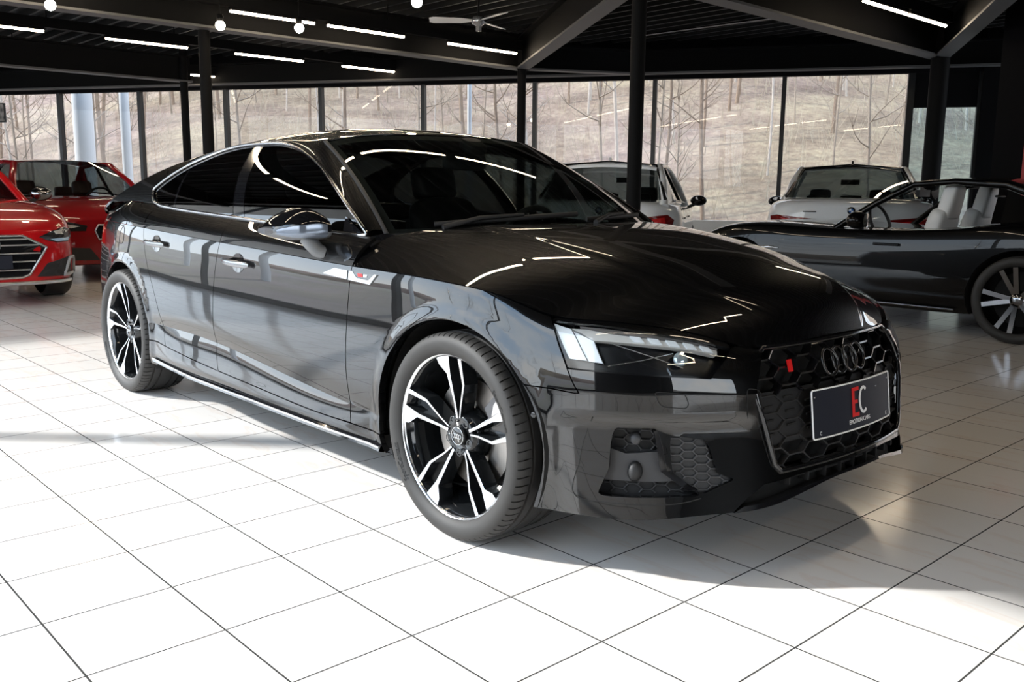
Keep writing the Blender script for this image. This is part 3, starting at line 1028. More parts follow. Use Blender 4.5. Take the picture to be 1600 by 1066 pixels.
_t = np.gradient(GU[:, 3, :2], axis=0)
PLN = np.stack([_t[:, 1], -_t[:, 0]], 1) * -1.0
PLN /= np.linalg.norm(PLN, axis=1, keepdims=True)
WHEELS = ((0.0, 0.333), (-2.825, 0.333))

def side_f(uv):
    u, v = uv[:, 0], uv[:, 1]
    bu = spline_basis(SU, u)
    bv = spline_basis(UP_V, np.clip(v, -0.02, 1.0))
    P = np.einsum('ij,ik,jkc->ic', bu, bv, GU)
    lo = v > 1.0
    if lo.any():
        bv2 = spline_basis(LO_V, v[lo])
        P[lo] = np.einsum('ij,ik,jkc->ic', bu[lo], bv2, GL)
    # step under the bumper ridge: the zone of the air intakes sits a little further in
    sst = lambda t: np.clip(t, 0, 1) ** 2 * (3 - 2 * np.clip(t, 0, 1))
    dp = 0.016 * sst((v - 0.868) / 0.026) * sst((u - 4.90) / 0.22) * (1 - sst((u - 5.42) / 0.20))
    if np.any(dp > 0):
        nb = bu @ PLN
        P[:, 0] -= nb[:, 0] * dp; P[:, 1] -= nb[:, 1] * dp
    for i, (cx, cz) in enumerate(WHEELS):       # slight flare round the wheel openings
        r = np.hypot(P[:, 0] - cx, P[:, 2] - cz)
        t = np.clip((0.43 - r) / 0.05, 0, 1)
        t = t * t * (3 - 2 * t)
        k = 1.0 if i else np.clip((0.46 - P[:, 0]) / 0.1, 0, 1)
        P[:, 1] += 0.009 * t * k
    P[:, 1] *= -1
    return P
SIDE = Surf(side_f, 0.025, 0.035, -1.0)
SIDE.build_table(0, 6, 0, 2, 420, 120)
def t_line(u):
    return side_f(np.stack([np.ravel(u), np.zeros(np.size(u))], 1))

# the side-glass surface: half width as a function of x and z
def gs_w(x, z):
    d = z - 0.945
    e = np.maximum(np.abs(x + 1.5) - 0.2, 0)
    return 0.822 - 0.15 * d - 1.30 * d * np.maximum(d, 0) - 0.016 * e ** 2 - 0.004 * np.maximum(-x - 2.5, 0)
GLS = Surf(lambda uv: np.stack([uv[:, 0], -gs_w(uv[:, 0], uv[:, 1]), uv[:, 1]], 1), 0.05, 0.03, 1.0)

# roof, rear window and boot lid: one fastback surface, z over (x, t) with t = half width fraction
roof_z = spl([-3.82, -3.72, -3.55, -3.3, -3.0, -2.6, -2.2, -1.9, -1.55, -1.3, -1.1, -0.95], [0.968, 0.972, 0.995, 1.075, 1.178, 1.285, 1.350, 1.376, 1.386, 1.374, 1.350, 1.322])
roof_drop = spl([-3.82, -3.5, -3.2, -2.8, -2.4, -2.0, -1.5, -1.2, -0.95], [0.03, 0.035, 0.05, 0.066, 0.074, 0.076, 0.074, 0.070, 0.066])
_rx = np.linspace(-3.82, -0.95, 60)
_rw = []
for x in _rx:
    ze = float(roof_z(x)[0] - roof_drop(x)[0])
    w = float(gs_w(np.array([x]), np.array([ze]))[0])
    if x < -3.3:
        w = w - 0.16 * ((-3.3 - x) / 0.52) ** 2
    _rw.append(w)
roof_w = spl(_rx[::4].tolist() + [_rx[-1]], _rw[::4] + [_rw[-1]])
def roof_f(uv):
    x, t = uv[:, 0], uv[:, 1]
    w = roof_w(x)
    z = roof_z(x) - roof_drop(x) * (0.62 * t ** 2 + 0.38 * np.abs(t) ** 6)
    xx = x + 0.10 * np.clip((-3.5 - x) / 0.3, 0, 1) * t ** 2
    return np.stack([xx, -t * w, z], 1)
ROOF = Surf(roof_f, 0.06, 0.05, -1.0)
def roof_edge(x):
    x = np.ravel(x)
    return roof_f(np.stack([x, np.ones(len(x))], 1))

# belt line on the side-glass surface
belt_z = spl([-3.35, -2.95, -2.6, -2.2, -1.66, -1.1, -0.56, -0.40], [1.012, 1.026, 1.014, 0.993, 0.972, 0.952, 0.934, 0.930])
# shoulder between T and the belt
_su = [SU[i] for i in range(0, 11)]
_G = []
for i in range(0, 11):
    T = np.array([ST[i][0][0], ST[i][0][1], ST[i][0][2]])
    if i < 3:
        B = roof_f(np.array([[-3.755 + 0.04 * i, (0.0, 0.62, 1.0)[i]]]))[0] * np.array([1, -1, 1])
    elif i == 3: B = np.array([-3.27, 0.690, 1.022])
    else:
        x = T[0]
        z = float(belt_z(x)[0])
        B = np.array([x, float(gs_w(np.array([x]), np.array([z]))[0]), z])
    row = []
    for t, k in ((0, 0), (0.28, 0.011), (0.62, 0.011), (1, 0)):
        p = T + (B - T) * t
        p = p + np.array([0, 0.75, 0.65]) * k * (0.5 if i < 3 else 1.0)
        row.append(p)
    _G.append(row)
_G = np.array(_G)
def sh_f(uv):
    P = np.einsum('ij,ik,jkc->ic', spline_basis(_su, uv[:, 0]), spline_basis([0, 0.3, 0.65, 1.0], uv[:, 1]), _G)
    P[:, 1] *= -1
    return P
SHO = Surf(sh_f, 0.05, 0.12, 1.0)
SHO.build_table(0, SU[10], 0, 1, 300, 40)

# bonnet: iso lines between the shoulder line and the centre line
HT = [(-0.562, 0.900, 0.835), (-0.25, 0.903, 0.829), (0.03, 0.888, 0.815), (0.20, 0.855, 0.790), (0.335, 0.803, 0.745 + 0.004), (0.45, 0.738, 0.740), (0.56, 0.650, 0.730), (0.655, 0.540, 0.706), (0.722, 0.440, 0.673), (0.762, 0.345, 0.659)]
HC = [(-0.262, 0.978), (-0.05, 0.960), (0.16, 0.930), (0.32, 0.901), (0.44, 0.874), (0.54, 0.847), (0.62, 0.820), (0.69, 0.787), (0.748, 0.742), (0.790, 0.672)]
HU = SU[9:19]
HP = [7.0, 4.6, 3.3, 2.8, 2.4, 2.3, 2.2, 2.1, 2.0, 2.0]
def hood_f(uv):
    u, v = uv[:, 0], uv[:, 1]
    b = spline_basis(HU, u)
    T = b @ np.array(HT); C = b @ np.array(HC); p = b @ np.array(HP)
    q = 1 - np.abs(v) ** p
    av = np.abs(v)
    rear = np.where(av < 0.82, 0.92 * (np.minimum(av, 0.82) / 0.82) ** 2.2, 0.92 + 0.08 * (av - 0.82) / 0.18)
    bl = np.clip((u - HU[0]) / 0.8, 0, 1)
    bl = bl * bl * (3 - 2 * bl)
    x = T[:, 0] + (C[:, 0] - T[:, 0]) * (1 - (rear * (1 - bl) + v ** 2 * bl))
    w = T[:, 1] * np.abs(v)
    z = T[:, 2] + (C[:, 1] - T[:, 2]) * q
    k = np.clip((np.abs(v) - 0.50) / 0.05, 0, 1)
    k = k * k * (3 - 2 * k)
    fade = np.clip((HU[-1] - u) / 0.25, 0, 1)
    z = z - 0.008 * k * fade * np.clip((1 - np.abs(v)) / 0.25, 0, 1)
    return np.stack([x, -w * np.sign(v + 1e-12), z], 1)
HOOD = Surf(hood_f, 0.035, 0.035, -1.0)

# windscreen: t = half width fraction, s = 0 bottom .. 1 top
def ws_f(uv):
    t, s = uv[:, 0], uv[:, 1]
    xb = -0.30 - 0.27 * np.abs(t) ** 2.2; zb = 0.962 - 0.022 * t ** 2
    xt = -1.02 - 0.17 * t ** 2
    xq = np.full_like(t, 0) + xt
    zt = roof_z(xq) - roof_drop(xq) * (0.62 * t ** 2 + 0.38 * np.abs(t) ** 6)
    w = 0.742 + (float(roof_w(-1.19)[0]) - 0.742) * s
    bul = 4 * s * (1 - s) * 0.022
    return np.stack([xb + (xt - xb) * s + bul * 0.45, -t * w, zb + (zt - zb) * s + bul], 1)
WSC = Surf(ws_f, 0.08, 0.06, -1.0)
# ---------------------------------------------------------------- the black five-door: panels
M_PAINT = paint_mat('black_metallic_paint', (0.0012, 0.0013, 0.0016), flake=0.006, rough=0.35)
M_GLOSS = mat('gloss_black', (0.006, 0.006, 0.007), 0.06, 0, 0.6)
M_MATTE = mat('matte_black_plastic', (0.017, 0.017, 0.018), 0.55)
M_GREYP = mat('dark_grey_plastic', (0.045, 0.045, 0.047), 0.5)
M_RUBBER = mat('rubber', (0.022, 0.021, 0.020), 0.62)
M_CHROME = mat('chrome', (0.82, 0.83, 0.84), 0.08, 1.0)
M_DCHROME = mat('dark_chrome', (0.22, 0.22, 0.23), 0.14, 1.0)
M_ALU = mat('brushed_aluminium', (0.62, 0.63, 0.65), 0.28, 1.0)
M_SILVER = mat('silver_trim', (0.62, 0.64, 0.66), 0.3, 0.8)
M_RED = mat('badge_red', (0.62, 0.012, 0.012), 0.35)
M_WHITE = mat('print_white', (0.82, 0.82, 0.82), 0.45)
M_TINT = glass_mat('tinted_side_glass', (0.10, 0.115, 0.115), 1.55)
M_PRIV = glass_mat('privacy_glass', (0.03, 0.033, 0.035), 1.55)
M_WSC = glass_mat('windscreen_glass', (0.42, 0.47, 0.45), 1.52)
M_LENS = glass_mat('lamp_lens', (0.92, 0.94, 0.95), 1.5)
M_TAIL = mat('tail_lamp_red', (0.25, 0.004, 0.004), 0.08, 0, 0.5)
M_INT = mat('interior_black', (0.012, 0.012, 0.013), 0.6)
M_LEATH = mat('leather_black', (0.016, 0.016, 0.017), 0.42)
M_CHARC = mat('under_tray', (0.006, 0.006, 0.006), 0.8)

CAR = thing('black_car', 'glossy black metallic five-door car parked on white floor tiles, dealer plate in its grille', 'car')

def sp(x, z):                     # uv on the side from x and z
    return SIDE.inv(0, x, 2, z)
def spw(w, z, near=None):         # uv on the nose from half width and z
    return SIDE.inv(1, -w, 2, z, near)
def xz(pts):
    return [sp(*p) for p in pts]
def arc(cx, cz, r, a0, a1, n=30):
    return [(cx + r * math.cos(a0 + (a1 - a0) * i / n), cz + r * math.sin(a0 + (a1 - a0) * i / n)) for i in range(n + 1)]
def u_at_T(x):
    us = np.linspace(SU[2], SU[17], 900)
    xs = t_line(us)[:, 0]
    return float(np.interp(x, xs, us))
def T_path(x0, x1, n=24, v=0.0):
    return [np.array([u, v]) for u in np.linspace(u_at_T(x0), u_at_T(x1), n)]

R_ARCH = 0.372
CUT_F = curve([(-0.553, 0.830), (-0.566, 0.676), (-0.580, 0.45), (-0.568, 0.33), (-0.558, 0.273)], 16)
CUT_B = curve([(-1.605, 0.864), (-1.64, 0.75), (-1.664, 0.62), (-1.672, 0.48), (-1.655, 0.36), (-1.63, 0.294)], 18)
CUT_R = curve([(-2.50, 0.895), (-2.475, 0.78), (-2.41, 0.66), (-2.325, 0.52), (-2.275, 0.41), (-2.245, 0.326)], 18)
DB = spl([-2.30, -2.14, -1.615, -1.10, -0.78, -0.558, -0.34], [0.330, 0.321, 0.297, 0.279, 0.270, 0.271, 0.268])
def db_path(x0, x1, n=14):
    return [(x, float(DB(x)[0])) for x in np.linspace(x0, x1, n)]

# headlamp outline on the nose, as (x, z) or (half width, z) points
HL_TOP = [('x', 0.345, 0.737), ('x', 0.44, 0.730), ('x', 0.545, 0.720), ('x', 0.632, 0.702), ('w', 0.475, 0.668)]
HL_LOW = [('w', 0.565, 0.592), ('w', 0.712, 0.602), ('x', 0.425, 0.608)]
def nose(p):
    return sp(p[1], p[2]) if p[0] == 'x' else spw(p[1], p[2], np.array([0.72, -p[1], p[2]]))
HLU_T = [nose(p) for p in HL_TOP]
HLU_L = [nose(p) for p in HL_LOW]
HLU_Tc = list(curve(HLU_T, 24))
HLU_Lc = [HLU_L[0]] + list(curve([HLU_L[0] + (HLU_L[1] - HLU_L[0]) * 0.3, HLU_L[1], HLU_L[2]], 12))
HL_UV = HLU_Tc + HLU_Lc

# grille outline (half width, z), right half from the top
GR_R = [(0.362, 0.660), (0.392, 0.640), (0.436, 0.560), (0.434, 0.520), (0.385, 0.335), (0.362, 0.312)]
def near_nose(w, z):
    return np.array([0.82, -w, z])
GR_UV = [spw(w, z, near_nose(w, z)) for (w, z) in GR_R]
GB_UV = [spw(w, 0.312, near_nose(w, 0.312)) for w in np.linspace(0.362, 0.0, 10)]
INT_A = [('x', 0.537, 0.447), ('w', 0.672, 0.450), ('w', 0.588, 0.262), ('x', 0.515, 0.253)]
INT_B = [('w', 0.655, 0.431), ('w', 0.565, 0.416), ('w', 0.505, 0.303), ('w', 0.588, 0.266)]
def nosei(p):
    return sp(p[1], p[2]) if p[0] == 'x' else spw(p[1], p[2], np.array([0.70, -p[1], p[2]]))
INA_UV = [nosei(p) for p in INT_A]
INB_UV = [nosei(p) for p in INT_B]
def soft(poly, r=0.18, n=4):
    """round the corners of a uv polygon"""
    out = []
    m = len(poly)
    for i in range(m):
        a, b, c = np.array(poly[i - 1]), np.array(poly[i]), np.array(poly[(i + 1) % m])
        p, q = b + (a - b) * r, b + (c - b) * r
        for k in range(n + 1):
            t = k / n
            out.append((1 - t) ** 2 * p + 2 * t * (1 - t) * b + t * t * q)
    return out
INA_S = soft(INA_UV, 0.12)
INB_S = soft(INB_UV, 0.14)
GAP = 0.0022
XV = (0.97, 0.985, 0.994, 1.0, 1.006, 1.015, 1.03, 0.012, 0.03)

# --- outlines
fender = T_path(-0.553, 0.335, 30, 0.0) + [HLU_T[0], HLU_L[2]] + xz([(0.462, 0.542), (0.45, 0.5405), (0.392, 0.546)]) \
    + xz(arc(0, 0.333, R_ARCH, math.atan2(0.217, 0.302), PI + math.asin(0.065 / R_ARCH), 40)) + xz(db_path(-0.372, -0.558, 5)) + xz(CUT_F[::-1][1:-1])
fdoor = [np.array([u_at_T(-0.553), 0.0])] + xz(CUT_F[1:]) + xz(db_path(-0.558, -1.63)[1:]) + xz(CUT_B[::-1][1:-1]) + T_path(-1.605, -0.553, 24)[:-1]
rdoor = [np.array([u_at_T(-1.605), 0.0])] + xz(CUT_B[1:]) + xz(db_path(-1.63, -2.245)[1:]) + xz(CUT_R[::-1][1:-1]) + T_path(-2.50, -1.605, 24)[:-1]
quarter = T_path(-3.22, -2.50, 14) + xz(CUT_R[1:]) + xz([(-2.35, 0.335), (-2.453, 0.333)]) \
    + xz(arc(-2.825, 0.333, R_ARCH, 0.0, PI + 0.30, 44)) + xz([(-3.205, 0.225), (-3.22, 0.25), (-3.22, 0.5), (-3.22, 0.75)])
sill = xz(db_path(-0.372, -2.30, 26)) + xz([(-2.35, 0.333), (-2.453, 0.331), (-2.468, 0.25), (-2.475, 0.206)]) + [np.array([u, 1.985]) for u in np.linspace(sp(-2.45, 0.21)[0], sp(-0.35, 0.21)[0], 26)] + xz([(-0.352, 0.215)])
bump = list(curve([HLU_L[2], HLU_L[1], HLU_L[0]], 12)) + [HLU_T[-1]] + [np.array([u, 0.004]) for u in np.linspace(HLU_T[-1][0] + 0.03, GR_UV[0][0], 6)] \
    + GR_UV[0:] + GB_UV[1:] + [np.array([u, 1.38]) for u in np.linspace(S_U1, 5.56, 12)] + [np.array([5.50, 1.70]), np.array([5.46, 1.99])] + [np.array([u, 1.99]) for u in np.linspace(5.40, sp(0.345, 0.21)[0], 40)] \
    + xz(arc(0, 0.333, R_ARCH, -0.33, math.atan2(0.217, 0.302), 18)) + xz([(0.392, 0.546), (0.45, 0.5405), (0.462, 0.542)])
ur = sp(-3.22, 0.5)[0]
rbump = [np.array([0.0, 0.30])] + [np.array([u, 0.30]) for u in np.linspace(0, ur, 14)][1:] + xz([(-3.22, 0.70), (-3.22, 0.5), (-3.22, 0.25), (-3.205, 0.225)]) + [np.array([u, 1.99]) for u in np.linspace(ur, 0, 14)]
tlamp = [np.array([u, 0.01]) for u in np.linspace(0.50, u_at_T(-3.22), 14)] + [np.array([u, 0.29]) for u in np.linspace(ur, 0.50, 14)]

for side, mir in (('right', False), ('left', True)):
    panel('fender', M_PAINT, CAR, [trim(SIDE, fender, gap=GAP, rim=0.03, extra_v=XV)], mir)
    panel('sill_panel', M_PAINT, CAR, [trim(SIDE, sill, gap=GAP, rim=0.02, extra_v=XV)], mir)
    panel('tail_lamp', M_TAIL, CAR, [trim(SIDE, tlamp, gap=GAP, rim=0.02)], mir)
    # quarter panel: side, shoulder and rear pillar
    us = np.linspace(SU[1] * 0.999, u_at_T(-2.50), 22)
    shq = [np.array([u, 0.0]) for u in us] + [SHO.inv(0, -2.52, 2, z) for z in (0.93, 0.97)] + [np.array([u, 1.0]) for u in us[::-1] if True]
    RE = roof_edge(np.linspace(-3.28, -2.38, 14))
    cp = [(-2.38, 1.216), (-2.529, 1.160), (-2.668, 1.092), (-2.645, 1.050), (-2.57, 1.016)] + [(x, float(belt_z(x)[0])) for x in np.linspace(-2.66, -3.26, 8)] + [(p[0], p[2]) for p in RE]
    panel('quarter_panel', M_PAINT, CAR, [trim(SIDE, quarter, gap=GAP, rim=0.03, extra_v=XV), trim(SHO, shq, gap=0.0, rim=0.01), trim(GLS, cp, rim=0.008)], mir)
# the nose and tail shells are single meshes over both sides
def both(parts):
    out = list(parts)
    for (v, f, n) in parts:
        out.append(([(x, -y, z) for (x, y, z) in v], [t[::-1] for t in f], [[(a, -b, c) for (a, b, c) in q[::-1]] for q in n]))
    return out
FB = panel('front_bumper', M_PAINT, CAR, both([trim(SIDE, bump, [INA_S, INB_S], gap=0.0015, rim=0.028, extra_v=XV)]))
panel('rear_bumper', M_PAINT, CAR, both([trim(SIDE, rbump, gap=0.0, rim=0.02)]))
hood_o = [np.array([u, -1.0]) for u in np.linspace(HU[0], HU[-1], 40)] + [np.array([HU[-1], v]) for v in np.linspace(-1, 1, 30)][1:-1] + [np.array([u, 1.0]) for u in np.linspace(HU[-1], HU[0], 40)] + [np.array([HU[0], v]) for v in np.linspace(1, -1, 30)][1:-1]
panel('bonnet', M_PAINT, CAR, [trim(HOOD, hood_o, gap=GAP, rim=0.016, extra_v=(-0.56, -0.53, -0.50, 0.50, 0.53, 0.56))])
hdr = [np.array([-1.02 - 0.17 * t * t, t]) for t in np.linspace(-1, 1, 24)]
roof_o = hdr + [np.array([x, 1.0]) for x in np.linspace(-1.19, -2.42, 24)][1:] + [np.array([-2.42 + 0.04 * (1 - t * t), t]) for t in np.linspace(1, -1, 16)][1:-1] + [np.array([x, -1.0]) for x in np.linspace(-2.42, -1.19, 24)][:-1]
panel('roof_panel', M_PAINT, CAR, [trim(ROOF, roof_o, gap=0.001, rim=0.012)])
rg = [np.array([-2.43 + 0.04 * (1 - t * t), t * 0.93]) for t in np.linspace(-1, 1, 16)] + [np.array([-3.34, t * 0.90]) for t in np.linspace(1, -1, 16)]
panel('rear_window', M_PRIV, CAR, [trim(ROOF, rg, gap=0.003, rim=0.004)])
tg = [np.array([-2.42, t]) for t in (0.93, 1.0)] + [np.array([x, 1.0]) for x in np.linspace(-2.42, -3.745, 24)][1:] + [np.array([-3.745, t]) for t in np.linspace(1, -1, 16)][1:-1] + [np.array([x, -1.0]) for x in np.linspace(-3.745, -2.42, 24)] + [np.array([-2.42, -0.93])] + [np.array([-3.34, t * 0.90]) for t in np.linspace(-1, 1, 12)]
panel('tailgate', M_PAINT, CAR, [trim(ROOF, tg, gap=0.001, rim=0.012)])
tb = [np.array([u, 0.0]) for u in np.linspace(0, 0.50, 8)] + [np.array([u, 0.30]) for u in np.linspace(0.50, 0, 8)]
panel('tail_panel', M_PAINT, CAR, both([trim(SIDE, tb, rim=0.01)]))

# --- windscreen
ws_o = [np.array([t, 0.0]) for t in np.linspace(-1, 1, 20)] + [np.array([1.0, s]) for s in np.linspace(0, 1, 16)][1:] + [np.array([t, 1.0]) for t in np.linspace(1, -1, 20)][1:] + [np.array([-1.0, s]) for s in np.linspace(1, 0, 16)][1:-1]
panel('windscreen', M_WSC, CAR, [trim(WSC, ws_o, gap=0.004, rim=0.0)])
WSI = Surf(lambda uv: ws_f(uv) - WSC.N(uv) * 0.006, 0.08, 0.05, -1.0)
frit_h = [np.array([t * 0.955, 0.045]) for t in np.linspace(-1, 1, 16)] + [np.array([0.955, s]) for s in np.linspace(0.045, 0.93, 12)][1:] + [np.array([t * 0.955, 0.93]) for t in np.linspace(1, -1, 16)][1:] + [np.array([-0.955, s]) for s in np.linspace(0.93, 0.045, 12)][1:-1]
panel('windscreen_border', M_MATTE, CAR, [trim(WSI, ws_o, [frit_h], gap=0.002, rim=0.0)])

# --- window outline (outer edge of the bright strip), x and z on the side-glass surface
DLO_BOT = curve([(-0.590, 0.9365), (-0.80, 0.9410), (-1.10, 0.9520), (-1.65, 0.9740), (-2.20, 0.9935), (-2.48, 1.0085)], 30)
DLO_REAR = curve([(-2.57, 1.020), (-2.628, 1.046), (-2.664, 1.080)], 6)
DLO_TOP = curve([(-2.660, 1.096), (-2.529, 1.161), (-2.356, 1.223), (-2.215, 1.259), (-2.077, 1.286), (-1.919, 1.300), (-1.754, 1.303), (-1.502, 1.292), (-1.251, 1.243), (-1.015, 1.168), (-0.775, 1.055), (-0.653, 0.986), (-0.590, 0.946)], 46)
DLO = [tuple(p) for p in DLO_BOT] + [tuple(p) for p in DLO_REAR] + [tuple(p) for p in DLO_TOP]
GLI = Surf(lambda uv: np.stack([uv[:, 0], -gs_w(uv[:, 0], uv[:, 1]) + 0.006, uv[:, 1]], 1), 0.06, 0.04, 1.0)
def clip_x(poly, la, lb, keep):
    """half plane cut of an xz polygon along the line la-lb"""
    (x0, z0), (x1, z1) = la, lb
    sd = lambda p: ((x1 - x0) * (p[1] - z0) - (z1 - z0) * (p[0] - x0)) * keep
    out = []
    n = len(poly)
    for i in range(n):
        a, b = poly[i], poly[(i + 1) % n]
        da, db = sd(a), sd(b)
        if da >= 0:
            out.append(a)
        if (da > 0) != (db > 0) and da != db:
            t = da / (da - db)
            out.append((a[0] + (b[0] - a[0]) * t, a[1] + (b[1] - a[1]) * t))
    return out
PB0, PB1 = (-1.645, 0.974), (-1.820, 1.285)      # rear edge of the centre pillar
PF0, PF1 = (-1.540, 0.971), (-1.728, 1.285)      # its front edge
Q0, Q1 = (-2.318, 1.02), (-2.350, 1.206)           # quarter light divider
front_gl = clip_x(DLO, PF0, PF1, -1)
bpillar = clip_x(clip_x(DLO, PF0, PF1, 1), PB0, PB1, -1)
rear_gl = clip_x(clip_x(DLO, PB0, PB1, 1), Q0, Q1, -1)
quart_gl = clip_x(DLO, (Q0[0] - 0.022, Q0[1]), (Q1[0] - 0.022, Q1[1]), 1)
qbar = clip_x(clip_x(DLO, Q0, Q1, 1), (Q0[0] - 0.022, Q0[1]), (Q1[0] - 0.022, Q1[1]), -1)

def dlo3(p, off=0.0):
    x, z = p
    w = float(gs_w(np.array([x]), np.array([z]))[0])
    return Vector((x, -w - off * 0.85, z + off * 0.5))

for side, mir in (('right', False), ('left', True)):
    sg = 1 if not mir else -1
    def P2(name, material, parent, mbx):
        return (mbx.flipped() if mir else mbx).build(name, material, parent)
    # front door
    def shpart(x0, x1):
        us = np.linspace(u_at_T(x0), u_at_T(x1), 24)
        top = [SHO.inv(0, x, 2, float(belt_z(x)[0]) - 0.0005) for x in np.linspace(x1 + (0.02 if x1 > -1 else 0.0), x0, 24)]
        return [np.array([u, 0.0]) for u in us] + [np.array([min(q[0], 9), min(q[1], 1.0)]) for q in top]
    fd = panel('front_door', M_PAINT, CAR, [trim(SIDE, fdoor, gap=GAP, rim=0.02, extra_v=XV), trim(SHO, shpart(-1.605, -0.555), gap=0.0, rim=0.012)], mir)
    rd = panel('rear_door', M_PAINT, CAR, [trim(SIDE, rdoor, gap=GAP, rim=0.02, extra_v=XV), trim(SHO, shpart(-2.51, -1.609), gap=0.0, rim=0.012)], mir)
    panel('front_door_window', M_TINT, fd, [trim(GLI, front_gl, gap=0.004, rim=0.0)], mir)
    panel('rear_door_window', M_PRIV, rd, [trim(GLI, rear_gl, gap=0.004, rim=0.0)], mir)
    panel('quarter_window', M_PRIV, rd, [trim(GLI, quart_gl, gap=0.004, rim=0.0)], mir)
    panel('door_pillar', M_GLOSS, fd, [trim(GLI, bpillar, gap=0.001, rim=0.004)], mir)
    panel('quarter_bar', M_GLOSS, rd, [trim(GLI, qbar, gap=0.0, rim=0.004)], mir)
    # bright strip round the windows
    m = MB()
    ring = [dlo3(p, 0.001) for p in DLO]
    m.tube(ring, 0.0072, 8, closed=True)
    P2('window_trim', mat('satin_chrome_trim', (0.42, 0.42, 0.43), 0.16, 1.0), CAR, m)
    # windscreen pillar and roof rail
    rows = []
    for p in DLO_TOP[::-1]:
        if p[0] < -2.44: break
        a = dlo3(p, 0.0)
        s = (p[0] + 0.57) / (-1.19 + 0.57)
        if s < 1:
            b = Vector(ws_f(np.array([[1.0, max(s, 0.0)]]))[0])
        else:
            b = Vector(roof_edge(p[0])[0])
        n = Vector((0.25 if s < 1 else 0.0, -0.75, 0.6))
        rows.append([b.lerp(a, t) + n * (0.010 * 4 * t * (1 - t)) for t in np.linspace(0, 1, 7)])
    m = MB().grid(np.array([[tuple(q) for q in r] for r in rows]), True, 0, True)
    P2('windscreen_pillar', M_PAINT, CAR, m)
    # gap seal beside the windscreen
    m = MB().tube([Vector(ws_f(np.array([[1.0, s]]))[0]) + Vector((0, 0, 0.001)) for s in np.linspace(0.0, 1, 20)], 0.010, 8, flat=(0.5, 1.0))
    P2('windscreen_seal', M_GREYP, CAR, m)
    # door handles
    for dpar, hx in ((fd, -1.42), (rd, -2.315)):
        uv = SIDE.inv(0, hx, 2, 0.79 if dpar is fd else 0.828)
        c = Vector(SIDE.P(uv)[0]); nn = Vector(SIDE.N(uv)[0])
        tx = Vector((1, 0, -0.03 if dpar is fd else -0.02)).normalized()
        up = nn.cross(tx).normalized()
        if up.z < 0: up = -up
        bowl = MB()
        G = []
        for i in range(9):
            r = i / 8
            G.append([tuple(c + tx * (0.055 * r * math.cos(a)) + up * (0.040 * r * math.sin(a)) + nn * (0.0015 - 0.002 * (1 - r * r))) for a in np.linspace(0, 2 * PI, 29)])
        bowl.grid(np.array(G), True, 0, False)
        P2('handle_bowl', M_GLOSS, dpar, bowl)
        hb = MB()
        pts = [c + tx * s + nn * (0.006 + 0.030 * math.sin(PI * (0.5 + s / 0.25)) ** 0.6 if abs(s) < 0.124 else 0.004) for s in np.linspace(-0.118, 0.118, 17)]
        hb.tube(pts, [0.006] + [0.0125] * 15 + [0.006], 10, flat=(1.15, 0.62))
        P2('door_handle', mat('handle_silver', (0.30, 0.31, 0.32), 0.25, 0.8), dpar, hb)
    # silver blade with red badge ahead of the mirror, split by the door gap
    def blade(pts, name, par, mt, off, th=0.003):
        m = MB()
        q = [sp(x, z) for x, z in pts]
        base = [Vector(SIDE.P(u)[0]) + Vector(SIDE.N(u)[0]) * 0.0005 for u in q]
        top = [Vector(SIDE.P(u)[0]) + Vector(SIDE.N(u)[0]) * (off + th) for u in q]
        n = len(q)
        m.add(base + top, [tuple(range(n, 2 * n))] + [(i, (i + 1) % n, n + (i + 1) % n, n + i) for i in range(n)], False)
        o = P2(name, mt, par, m)
        return o
    blade([(-0.660, 0.820), (-0.572, 0.817), (-0.572, 0.787), (-0.735, 0.797)], 'trim_blade', fd, M_SILVER, 0.002)
    fdr = [o for o in CAR.children if o.name.startswith('fender')][-1 if mir else 0]
    blade([(-0.562, 0.786), (-0.562, 0.817), (-0.540, 0.816), (-0.510, 0.797), (-0.435, 0.793), (-0.402, 0.815), (-0.388, 0.815), (-0.425, 0.780)], 'trim_blade', fdr, M_SILVER, 0.002)
    blade([(-0.537, 0.815), (-0.404, 0.814), (-0.436, 0.795), (-0.508, 0.799)], 'badge_field', fdr, M_GLOSS, 0.001)
    blade([(-0.505, 0.812), (-0.475, 0.812), (-0.470, 0.801), (-0.50, 0.801)], 'badge_mark', fdr, M_RED, 0.0025)
    blade([(-0.468, 0.811), (-0.442, 0.811), (-0.446, 0.802), (-0.466, 0.802)], 'badge_mark', fdr, M_SILVER, 0.0025)
    # side skirt with a bright lower edge
    xs = np.linspace(-2.42, -0.36, 30)
    G = []
    for x in xs:
        u = sp(x, 0.235)
        w = -float(SIDE.P(u)[0][1])
        dz = 0.016 * np.clip((x + 1.9) / -0.5, 0, 1)
        G.append([(x, -(w - 0.006), 0.238 + dz), (x, -(w + 0.010), 0.222 + dz), (x, -(w + 0.013), 0.212 + dz), (x, -(w - 0.04), 0.196 + dz)])
    P2('side_skirt', M_GLOSS, CAR, MB().grid(np.array(G), False, 0, True))
    P2('skirt_edge', M_SILVER, CAR, MB().tube([(g[1][0], g[1][1] - 0.002, g[1][2] + 0.003) for g in G], 0.0045, 6))
    # wing mirror
    K = 22
    secs = []
    ztop = spl([0, 0.25, 0.5, 0.75, 0.92, 1.0], [1.008, 1.030, 1.026, 1.004, 0.976, 0.955])
    zbot = spl([0, 0.4, 0.8, 1.0], [0.914, 0.912, 0.918, 0.932])
    zmid = spl([0, 0.5, 1.0], [0.945, 0.942, 0.944])
